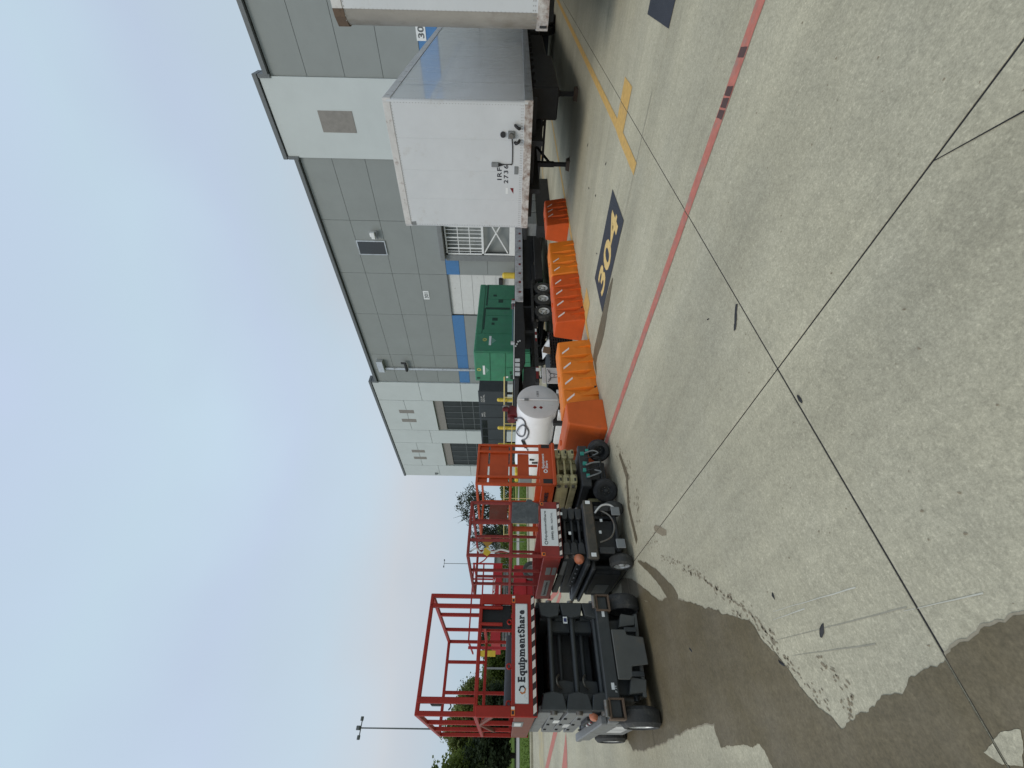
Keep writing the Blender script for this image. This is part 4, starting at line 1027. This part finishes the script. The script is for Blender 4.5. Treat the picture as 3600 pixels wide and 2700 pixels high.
# sign
sgn = box('sign_panel', m_sign, la, .105, .965, -.022, -.013, 1.298, 1.418, bevel=.002)
MB().box(.098, .972, -.02, -.0125, 1.416, 1.424).box(.098, .972, -.02, -.0125, 1.292, 1.300).box(.098, .106, -.02, -.0125, 1.292, 1.424).box(.964, .972, -.02, -.0125, 1.292, 1.424).build('sign_frame', m_alu, la)
slab_text('EquipmentShare', m_ink, sgn, (.262, -.0225, 1.328), (1, 0, 0), (0, 0, 1), .645, .068, bold=.042)
lift_logo(m_orink, m_ink, sgn, (.205, -.0225, 1.352), .036, (1, 0, 0), (0, 0, 1))
for k in range(9):
    x = .02 + k * .118
    MB().add([(x, -.0165, 1.250), (x + .062, -.0165, 1.250), (x + .085, -.0165, 1.218), (x + .023, -.0165, 1.218)], [(0, 1, 2, 3)]).build('chevron', m_chw, la)
box('chevron_strip', m_chb, la, .01, W - .01, -.0150, -.0118, 1.216, 1.252, bevel=0)
for x in (.01, .985):
    dcl = box('warning_decal', m_decal, la, x, x + .068, -.016, -.012, 1.425, 1.462, bevel=0)
    MB().box(x + .045, x + .066, -.0175, -.016, 1.428, 1.459).build('decal_text_block', m_sign, dcl); MB().box(x + .008, x + .035, -.0175, -.016, 1.433, 1.455).build('pictogram', m_ink, dcl)
# left side of the pack: stickers, panel, beacon
box('sticker', m_sign, la, .040, .0445, .62, .85, .935, .995, bevel=0); box('sticker', m_paper, la, .040, .0445, .95, 1.25, .79, .85, bevel=0)
pb = box('control_panel', m_black, la, .01, .043, .30, .75, .60, .70, bevel=.005)
for k in range(4): MB().cyl((-.002, .36 + k * .09, .65), (.012, .36 + k * .09, .65), .013, 10).build('button', m_sign if k % 2 else m_tape, pb)
MB().lathe([(0, .042), (.025, .042), (.042, .03), (.05, .001)], (.04, .14, .655), (-1, -.2, .3), 18).build('beacon', m_beac, la, smooth=True)
for y in (.45, .95, 1.45):
    for z in bands1: box('arm_pad', m_black, la, .034, .044, y, y + .05, z - .12, z - .09, bevel=0)
box('side_ledge', m_lgrey2, la, -.035, .045, .12, 1.98, .535, .60, bevel=.01); box('side_ledge', m_lgrey2, la, -.02, .04, .10, 1.98, .42, .53, bevel=.01)
box('shade_panel', m_mat, la, .2, W - .2, 1.2, 1.22, .2, 1.2, bevel=0)  # black sheet added so the inside of the arm pack looks dark
# chassis nose: fork pockets, towing plate, brackets
for x0, x1 in ((-.01, .155), (.915, 1.08)):
    fp = MB().box(x0, x1, -.03, .08, .375, .395).box(x0, x1, -.03, .08, .51, .53).box(x0, x0 + .015, -.03, .08, .395, .51).box(x1 - .015, x1, -.03, .08, .395, .51).build('fork_pocket', m_rusty, la, bevel=.003)
    box('pocket_shade', m_gap, fp, x0 + .015, x1 - .015, .02, .07, .395, .51, bevel=0)  # near-black block paints the shade inside the fork pocket
    MB().cyl((x0 + .02, -.03, .555), (x1 - .02, -.03, .555), .022, 12).build('pin_stack', m_pin, la, smooth=True)
MB().prism([(.30, .40), (.74, .40), (.74, .25), (.69, .24), (.67, .07), (.43, .07), (.41, .24), (.33, .25), (.30, .28)], 'y', -.018, .0).build('nose_plate', m_nose, la, bevel=.008)
bpy.data.materials['lift_side_grey']
for x0, x1 in ((.19, .33), (.77, .90)):
    MB().prism([(x0, .30), (x1, .26), (x1 - .02, .11), (x0 + .02, .13)], 'y', .02, .10).build('steer_bracket', m_nose, la, bevel=.006)
MB().bar((.17, .05, .15), (.9, .05, .10), .05, .035).build('steer_link', m_nose, la, bevel=.005)
box('tow_lug', m_lgrey, la, .33, .37, -.02, .05, .13, .26); box('tow_lug', m_lgrey, la, .72, .76, -.02, .05, .13, .26)
for x in (.22, .86):
    d_ = box('label', m_sign, la, x, x + .055, -.003, 0, .445, .475, bevel=0)
lettering('F H', m_sign, la, (.20, -.001, .425), (1, 0, 0), (0, 0, 1), .05, .018)
box('white_tag', m_sign, la, .80, .865, .035, .04, .855, .90, bevel=0); box('blue_tag', M('tag_blue', (.02, .03, .12), .5), la, .815, .85, .031, .034, .862, .893, bevel=0)
for z in (.95, .68): MB().tube([(.24, .16, z), (.27, .12, z + .04), (.32, .12, z + .05), (.36, .16, z + .02)], .010, 8).build('hydraulic_hose', m_pin, la, smooth=True)
box('document_box', m_greyp, la, -.004, .0, .35, .75, 1.33, 1.44, bevel=0)
box('serial_plate', m_sign, la, -.006, -.004, .42, .68, 1.35, 1.42, bevel=0)
for k in range(2): box('decal_strip', m_paper, la, -.003, 0, .62 + k * .32, .90 + k * .32, .18, .34, bevel=0)
# platform control box hanging on the front left rail, mat roll on the deck
cb = root('control_box', 'black control box with a short cable hung on the tall red guardrail', 'control box', (.27, 5.02, 2.17), math.radians(4))
box('case', m_black, cb, -.055, .01, -.04, .05, -.03, .075, bevel=.01); MB().cyl((0, .0, .10), (0, 0, .15), .012, 8).build('joystick', m_black, cb)
MB().tube([(.0, .02, -.04), (-.01, .05, -.09), (-.05, .06, -.12), (-.08, .05, -.10)], .007, 6).build('cable', m_black, cb)
rm = root('rolled_mat', 'black rolled mat lying on the deck of the tallest red platform', 'mat', (.42, 6.05, 1.285), math.radians(4))
MB().cyl((-.2, 0, .13), (.55, 0, .11), .12, 20).build('roll', m_black, rm, smooth=True)

# ---- middle lift, faded
arms2 = [.80, .71, .62]
lb, R1, W, Ld = scissor('scissor_lift', 'grimy middle scissor lift with a white rental sign and a grey mat on its rail', (1.60, 4.93, 0), math.radians(1.5), .70, 1.72, .14, .125, .42, .57, .86, 1.12, 1.495, 2.01, arms2,
                  m_lred2, m_lred2, m_lred2, m_blk2, m_blk2, m_blk2, m_rubberg, m_rim, rw=.034, arm_w=.045, tube_r=.019)
for x in (.20, .42): R1((x, .02, 1.48), (x, .02, 2.0), 'rail_post')
for y in (.55, 1.10): R1((.02, y, 1.10), (.02, y, 2.0), 'rail_post'); R1((W - .02, y, 1.10), (W - .02, y, 2.0), 'rail_post')
R1((.30, Ld - .02, 1.1), (.30, Ld - .02, 2.0), 'rail_post')
MB().prism([(.40, 1.14), (.66, 1.13), (.685, 1.20), (.72, 1.22), (.725, 1.27), (.685, 1.30), (.68, 1.47), (.40, 1.48)], 'y', -.03, -.015).build('rubber_mat', M('grey_mat', (.075, .085, .09), .7, var=.25, vs=12, dirt=(.16, .17, .17), da=.3, ds=14), lb, bevel=.004)
box('gate_panel', m_lor, lb, .33, .395, .05, .06, 1.14, 1.47, bevel=.003)
sgn = box('sign_panel', m_sign, lb, .13, .60, -.020, -.013, .905, 1.105, bevel=.002)
lettering('EquipmentShare', m_inkg, sgn, (.195, -.0205, 1.035), (1, 0, 0), (0, 0, 1), .375, .036, bold=.02)
MB().lathe([(0, .022), (.001, .022), (.001, .014), (0, .014)], (.165, -.0215, 1.053), (0, 1, 0), 16).build('ring_emblem', m_inkg, sgn)
lettering('(888) 80-', m_inkg, sgn, (.20, -.0205, .955), (1, 0, 0), (0, 0, 1), .19, .032, bold=.02)
lettering('RENTAL', m_inkg, sgn, (.41, -.0205, .962), (1, 0, 0), (0, 0, 1), .14, .022)
box('chevron_strip', m_chb, lb, .01, W - .01, -.0150, -.0118, .866, .900, bevel=0)
for k in range(7):
    x = .02 + k * .098
    MB().add([(x, -.0165, .898), (x + .048, -.0165, .898), (x + .062, -.0165, .869), (x + .014, -.0165, .869)], [(0, 1, 2, 3)]).build('chevron', m_chw, lb)
for x in (.012, .648):
    d_ = box('warning_decal', m_decal, lb, x, x + .04, -.016, -.012, 1.07, 1.115, bevel=0); MB().box(x + .008, x + .032, -.0175, -.016, 1.078, 1.10).build('pictogram', m_ink, d_)
for (y0, y1, z0, z1) in ((.35, .62, .97, 1.03), (.35, .62, .90, .95), (.85, 1.55, .94, 1.02)):
    box('side_label', m_greyp, lb, -.004, 0, y0, y1, z0, z1, bevel=0)
lettering('EquipmentShare', m_ink, lb, (-.0045, 1.50, .955), (0, -1, 0), (0, 0, 1), .58, .045)
box('side_label', m_greyp, lb, .040, .0445, .25, .75, .78, .83, bevel=0)
for k in range(6): MB().cyl((.036, .35 + k * .17, .62), (.046, .35 + k * .17, .62), .012, 8).build('bolt', m_paper, lb)
MB().lathe([(0, .06), (.03, .06), (.055, .045), (.068, .001)], (.02, .06, .66), (-1, -.5, .2), 18).build('beacon', m_beac, lb, smooth=True)
box('bumper_bar', m_brown, lb, -.02, W + .02, -.05, -.005, .44, .56, bevel=.012)
for x in (.0, .66): box('reflector', m_sign, lb, x, x + .045, -.056, -.05, .47, .53, bevel=.003)
box('entry_step', m_blk2, lb, -.09, .02, .12, 1.5, .46, .50, bevel=.01); box('side_ledge', m_blk2, lb, -.06, .02, .05, 1.62, .53, .575, bevel=.01)
bx = box('battery_box', m_blk2, lb, -.045, .05, .42, 1.32, .08, .42, bevel=.015); box('side_label', m_greyp, bx, -.049, -.045, .85, 1.2, .16, .34, bevel=0)
MB().tube([(.18, -.02, .40), (.24, -.04, .26), (.38, -.04, .20), (.52, -.03, .24), (.60, -.02, .36)], .010, 8).build('hydraulic_hose', m_pin, lb, smooth=True)
MB().tube([(.55, -.03, .42), (.64, -.05, .33), (.66, -.04, .22), (.60, -.03, .14)], .012, 8).build('hydraulic_hose', m_paper, lb, smooth=True)
for x in (.11, .52): MB().box(x, x + .11, -.05, -.03, .10, .21).build('wheel_guard', m_greyp, lb, bevel=.006)
for (x, z) in ((.28, .74), (.53, .83), (.30, .36), (.45, .33)): box('small_tag', m_sign, lb, x, x + .035, .0, .01, z, z + .03, bevel=0)
box('lug_bracket', m_blk2, lb, .05, .12, -.04, .0, .24, .42); box('lug_bracket', m_blk2, lb, .58, .64, -.04, .0, .24, .42)
sh = root('safety_harness', 'tangled rope and yellow lanyard tied to the faded red guardrail', 'harness', (1.66, 4.96, 1.5), 0)
MB().tube([(.0, 0, .47), (.03, -.03, .40), (-.02, -.02, .33), (.03, -.03, .27), (-.01, -.03, .2), (.02, -.03, .10), (.0, -.02, .0)], .011, 8).build('rope', m_paper, sh, smooth=True)
MB().prism([(-.06, .26), (-.02, .22), (.05, .25), (.03, .30), (-.03, .31)], 'y', -.04, -.03).build('strap', m_yellowp, sh)
MB().tube([(-.05, -.02, .25), (-.10, 0, .30), (-.13, .02, .37), (-.13, .02, .42)], .007, 8).build('hook', m_lred, sh, smooth=True)

# ---- right lift, orange with tan arms
arms3 = [.81, .71, .61]
lc, R1, W, Ld = scissor('scissor_lift', 'small orange scissor lift with tan arms and steered front wheels by the barriers', (2.62, 5.10, 0), math.radians(3), .68, 1.75, .165, .15, .36, .50, .86, 1.09, 1.51, 1.985, arms3,
                  m_lor, m_lor, m_lor, m_tan, m_blk2, m_tan, m_rubber, m_rubberg, rw=.034, arm_w=.05, tube_r=.018, solid=False)
for x in (.125, .545): R1((x, .01, 1.09), (x, .01, 1.98), 'rail_post', .036)
for y in (.55, 1.15): R1((.02, y, 1.07), (.02, y, 1.98), 'rail_post'); R1((W - .02, y, 1.07), (W - .02, y, 1.98), 'rail_post')
box('front_sheet', m_lor, lc, .03, W - .03, .03, .04, 1.53, 1.80, bevel=.003); box('front_sheet', m_lor, lc, .03, W - .03, .03, .04, 1.825, 1.955, bevel=.003)
box('front_sheet', m_lor, lc, .15, .53, .03, .04, 1.235, 1.40, bevel=.003)
box('rear_sheet', m_lside, lc, .25, .60, Ld - .03, Ld - .02, 1.53, 1.85, bevel=.003)
box('front_lip', m_lor, lc, -.01, W + .01, -.05, -.012, .855, .905, bevel=.01)
lettering('Equipment\nShare', m_sign, lc, (.26, -.0135, .965), (1, 0, 0), (0, 0, 1), .25, .085, bold=.02)
MB().lathe([(0, .03), (.001, .03), (.001, .016), (0, .016)], (.215, -.0145, 1.0), (0, 1, 0), 18).build('ring_emblem', m_sign, lc)
box('control_recess', m_black, lc, .02, .09, -.014, -.012, .91, 1.04, bevel=0); box('control_recess', m_black, lc, .61, .67, -.014, -.012, .93, 1.05, bevel=0)
lettering('1930ES', m_ink, lc, (-.0035, .62, .95), (0, -1, 0), (0, 0, 1), .42, .06, bold=.04)
box('blue_decal', M('sticker_blue', (.08, .16, .28), .5), lc, -.0035, 0, .64, .95, .95, 1.03, bevel=0)
for k, (x, z) in enumerate(((.22, .42), (.33, .40), (.13, .38), (.50, .42), (.55, .35))): box('valve_block', m_teal, lc, x, x + .05, -.03, .01, z, z + .045 + .01 * (k % 2), bevel=.004)
for k in range(5): MB().tube([(.12 + k * .1, -.03, .42), (.15 + k * .1, -.06, .30), (.20 + k * .08, -.05, .22), (.25 + k * .06, -.02, .30)], .010, 7).build('hydraulic_hose', m_black if k % 2 else m_greyp, lc, smooth=True)
box('battery_box', m_blk2, lc, -.02, .05, .45, 1.3, .09, .36, bevel=.02)
for s in (0, 1):
    for k, z in enumerate(arms3):
        x0 = .06 if s == 0 else W - .16
        fr = MB().box(x0, x0 + .10, .02, .05, z - .045, z + .0).build('arm_end_frame', m_tan, lc, bevel=.006)
        box('arm_hole_shade', m_gap, fr, x0 + .025, x0 + .075, .016, .02, z - .035, z - .012, bevel=0)  # near-black plate paints the shade inside the arm end
# steered front wheels: turn the two front tyres
for o in lc.children:
    if o.name.startswith('wheel'):
        cen = sum((Vector(b) for b in o.bound_box), Vector()) / 8
        if cen.y < .4:
            a = math.radians(50 if cen.x < .3 else 42)
            mat = Matrix.Translation(cen + Vector((-.02 if cen.x < .3 else .02, -.05, 0))) @ Matrix.Rotation(a, 4, 'Z') @ Matrix.Translation(-cen)
            o.data = o.data.copy(); o.data.transform(mat)
            for ch in o.children: ch.data = ch.data.copy(); ch.data.transform(mat)

# ------------------------------------------------------------------ large red lift far behind the gap
rl = root('rough_terrain_lift', 'big dark red rough terrain lift with white lettering parked far behind', 'scissor lift', (2.85, 19.0, 0))
m_dred = M('deep_red_paint', (.36, .010, .016), .42, var=.1)
WW = 3.0
for x in (0, .95, 1.7, 2.35, WW): box('rail_post', m_dred, rl, x - .03, x + .03, 0, .06, 1.7, 3.05)
for z in (3.0, 2.55): box('guard_rail', m_dred, rl, 0, WW, 0, .06, z - .03, z + .03)
box('toe_board', m_dred, rl, -.02, WW + .02, -.02, .05, 1.72, 2.12, bevel=.01)
for x in (0, WW): box('guard_rail', m_dred, rl, x - .03, x + .03, 0, 3.2, 2.97, 3.03); box('side_board', m_dred, rl, x - .02, x + .02, 0, 3.2, 1.72, 2.1)
lettering('SKYJACK', m_sign, rl, (.9, -.022, 1.98), (1, 0, 0), (0, 0, 1), 1.5, .12, bold=.05)
box('white_label', m_sign, rl, 1.5, 2.2, -.024, -.02, 1.78, 1.84, bevel=0)
for k, z in enumerate((1.62, 1.5, 1.38)): box('scissor_arm', m_greyp, rl, .15, WW - .15, .1, 3.0, z - .055, z + .045, bevel=.01)
lettering('4WD', m_ink, rl, (1.8, .095, 1.40), (1, 0, 0), (0, 0, 1), .4, .12)
box('chassis', m_dred, rl, 0, WW, .1, 3.2, .62, 1.2, bevel=.05); box('lower_chassis', m_dred, rl, .4, WW - .6, .2, 3.1, .35, .64, bevel=.03)
box('yellow_tag', m_yellowp, rl, -.5, -.3, -.03, 0, 1.9, 2.5); box('rail_post', m_dred, rl, -.25, -.16, 0, .1, 1.4, 3.0); box('ladder_rail', m_greyp, rl, -.9, -.84, 0, .05, 1.0, 2.3)
for x in (.3, WW - .25):
    for y in (.15, 2.8): wheel(rl, (x, y, .40), .40, .3, (0, -1, 0), m_rubberg, m_greyp)
# yellow machine and trailer bits seen past the middle lift
kx = root('parked_machine', 'small grey machine with yellow trim at the edge of the yard', 'machine', (9.6, 17.6, 0))
box('body', m_greyp, kx, 0, 1.3, 0, 1.2, .35, 1.0, bevel=.04); box('yellow_hood', m_yellowp, kx, .1, .8, .1, 1.0, 1.0, 1.2, bevel=.04)
for x in (.3, 1.0): wheel(kx, (x, 0, .28), .28, .2, (0, -1, 0), m_rubber, m_rim)
ww_ = root('warning_diamond', 'orange diamond sign standing by the far lawn', 'sign', (11.9, 33.0, .1))
MB().cyl((0, 0, 0), (0, 0, 3.0), .03, 8).build('post', m_greyp, ww_)
MB().add([(-.5, -.03, 3.0), (0, -.03, 2.5), (.5, -.03, 3.0), (0, -.03, 3.5), (-.5, 0, 3.0), (0, 0, 2.5), (.5, 0, 3.0), (0, 0, 3.5)], [(0, 1, 2, 3), (4, 7, 6, 5), (0, 4, 5, 1), (1, 5, 6, 2), (2, 6, 7, 3), (3, 7, 4, 0)]).build('plate', M('diamond_orange', (.42, .22, .04), .5), ww_)

# ------------------------------------------------------------------ light poles and far buildings
def lamp_pole(label, x, y, h, heads):
    t = root('light_pole', label, 'light pole', (x, y, 0), 0)
    MB().cyl((0, 0, 0), (0, 0, h), .075, 12, r1=.05).build('pole', m_cop, t, smooth=True)
    MB().box(-.6, .6, -.04, .04, h - .12, h - .05).build('arm', m_cop, t)
    for s in (-1, 1): box('lamp_head', m_cop, t, s * .65 - .16, s * .65 + .16, -.2, .2, h - .14, h + .05, bevel=.03)
    if heads > 2: box('lamp_head', m_cop, t, -.16, .16, -.5, -.1, h - .1, h + .2, bevel=.03)
lamp_pole('tall dark light pole with three lamp heads over the left trees', .42, 48, 1.53 + .27 * 48, 3)
lamp_pole('distant thin light pole seen between the red lifts', 27.6, 90, 1.53 + .1486 * 90, 2)
fb = root('far_building', 'low beige building beyond the far hedge', 'building', (33, 118, 0))
box('wall', m_path, fb, -8, 14, 0, 10, 0, 4.6); box('roof', m_cop, fb, -8.3, 14.3, -.3, 10.3, 4.6, 5.0)
for k in range(5): box('window', m_glass, fb, -6 + k * 3.8, -4.4 + k * 3.8, -.05, 0, 2.2, 3.6)

# ------------------------------------------------------------------ trees
def crown_mesh(name, rx, rz_, n_clump, per, leaf, seed, hollow=.45, gap=.0):
    rnd = random.Random(seed); vs = []; fs = []
    for c_ in range(n_clump):
        while True:
            p = Vector((rnd.uniform(-1, 1), rnd.uniform(-1, 1), rnd.uniform(-1, 1)))
            if hollow < p.length < 1: break
        wob = .78 + .45 * noise.noise(p * 1.7 + Vector((seed, 0, 0)))
        c0 = Vector((p.x * rx * wob, p.y * rx * wob, p.z * rz_ * wob)); cr0 = rnd.uniform(.10, .22) * rx
        for q in range(per):
            d = Vector((rnd.gauss(0, 1), rnd.gauss(0, 1), rnd.gauss(0, .7))) * cr0 * .6
            o = c0 + d; s = leaf * rnd.uniform(.6, 1.3)
            a = Vector((rnd.gauss(0, 1), rnd.gauss(0, 1), rnd.gauss(0, .6))).normalized(); b = a.cross(Vector((rnd.gauss(0, 1), rnd.gauss(0, 1), rnd.gauss(0, 1)))).normalized()
            k = len(vs); vs += [o - a * s, o + b * s * .55, o + a * s, o - b * s * .55]; fs.append((k, k + 1, k + 2, k + 3))
    me = bpy.data.meshes.new(name); me.from_pydata([tuple(v) for v in vs], [], fs); return me
CM = [crown_mesh('crown_a', 1, 1, 420, 60, .05, 3, .35), crown_mesh('crown_b', 1, 1, 380, 60, .055, 11, .35), crown_mesh('crown_sparse', 1, 1, 125, 40, .04, 23, .25)]
CMM = {}
def tree(name, label, x, y, h, rx, rzz, var, mat, trunk_h, group=None, limbs=6):
    t = root(name, label, 'tree', (x, y, .1), random.uniform(0, 6), group)
    key = (var, mat.name)
    if key not in CMM:
        me = CM[var].copy(); me.materials.append(mat); CMM[key] = me
    zc = h - rzz
    mb = MB(); mb.cyl((0, 0, 0), (0, 0, zc), rx * .07, 10, r1=rx * .035)
    rnd = random.Random(int(x * 7 + y))
    for i in range(limbs):
        a = rnd.uniform(0, 6.28); z0 = rnd.uniform(.45, .95) * zc; e = Vector((math.cos(a) * rx * .65, math.sin(a) * rx * .65, z0 + rzz * rnd.uniform(.3, .9)))
        mb.cyl((0, 0, z0), e, rx * .028, 7, r1=rx * .008)
        e2 = e + Vector((rnd.uniform(-.3, .3) * rx, rnd.uniform(-.3, .3) * rx, rzz * .3)); mb.cyl(e * .7 + Vector((0, 0, z0 * .3)), e2, rx * .014, 6, r1=rx * .004)
    mb.build('trunk', m_bark, t)
    c = bpy.data.objects.new('crown', CMM[key]); COL.objects.link(c); c.parent = t; c.location = (0, 0, zc); c.scale = (rx, rx, rzz)
    return t
Y0 = 62
tree('broadleaf_tree', 'tallest leafy tree at the left edge of the lawn', -4.6, 62, 9.6, 4.6, 4.4, 0, m_leaf[0], 3)
tree('broadleaf_tree', 'leafy tree directly behind the tall light pole', .6, 66, 9.1, 3.9, 4.0, 1, m_leaf[1], 3)
tree('broadleaf_tree', 'rounded tree half hidden by the tallest red guardrail', 3.4, 63, 7.6, 2.8, 3.4, 0, m_leaf[1], 2.5)
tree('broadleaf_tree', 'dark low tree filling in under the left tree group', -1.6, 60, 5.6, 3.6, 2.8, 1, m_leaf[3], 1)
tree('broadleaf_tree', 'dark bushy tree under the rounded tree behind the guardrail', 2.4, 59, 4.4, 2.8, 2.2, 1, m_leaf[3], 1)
tree('broadleaf_tree', 'outermost tree of the left group, partly out of the picture', -10.5, 64, 9.0, 4.6, 4.3, 1, m_leaf[0], 3)
k = 0
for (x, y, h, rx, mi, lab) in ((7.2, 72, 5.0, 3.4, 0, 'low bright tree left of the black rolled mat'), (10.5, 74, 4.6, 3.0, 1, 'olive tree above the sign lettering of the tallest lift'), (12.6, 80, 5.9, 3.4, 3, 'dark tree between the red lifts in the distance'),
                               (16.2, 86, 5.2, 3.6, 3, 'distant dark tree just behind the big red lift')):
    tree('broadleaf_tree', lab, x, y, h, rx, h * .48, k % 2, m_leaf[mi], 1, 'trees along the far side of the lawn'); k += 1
tree('ash_tree', 'thin airy ash tree rising behind the small orange lift', 24.3, 54, 8.9, 3.1, 3.3, 2, m_leaf[2], 4, limbs=14)
tree('ash_tree', 'second airy ash tree lower behind the middle lift rails', 21.0, 56, 6.8, 2.6, 2.9, 2, m_leaf[2], 3, limbs=14)
# far hedge that reads as one mass
hg = MB(); rnd = random.Random(5)
for q in range(26000):
    x = rnd.uniform(-20, 24.5) if q % 2 else rnd.uniform(8, 60); y = 96 + rnd.random() * 3
    top = 3.3 + 1.0 * noise.noise(Vector((x * .22, 0, 2.2))) + .5 * noise.noise(Vector((x * .9, 0, 5.2)))
    z = rnd.random() ** .7 * top; s = rnd.uniform(.12, .3)
    a = Vector((rnd.gauss(0, 1), rnd.gauss(0, 1), rnd.gauss(0, 1))).normalized() * s; b = a.cross(Vector((rnd.gauss(0, 1), rnd.gauss(0, 1), rnd.gauss(0, 1)))).normalized() * s * .6
    o = Vector((x, y, z)); hg.add([o - a, o + b, o + a, o - b], [(0, 1, 2, 3)])
h_ = hg.build('hedge', m_leaf[0], kind='stuff'); h_['label'] = 'long far hedge closing the lawn below the horizon'
MB().add([(-120, 75, .1), (25, 75, .1), (60, 100, .1), (60, 100, .1), (-120, 100, .1)], [(0, 1, 2, 3, 4)]).build('far_grass', m_grass, kind='structure')
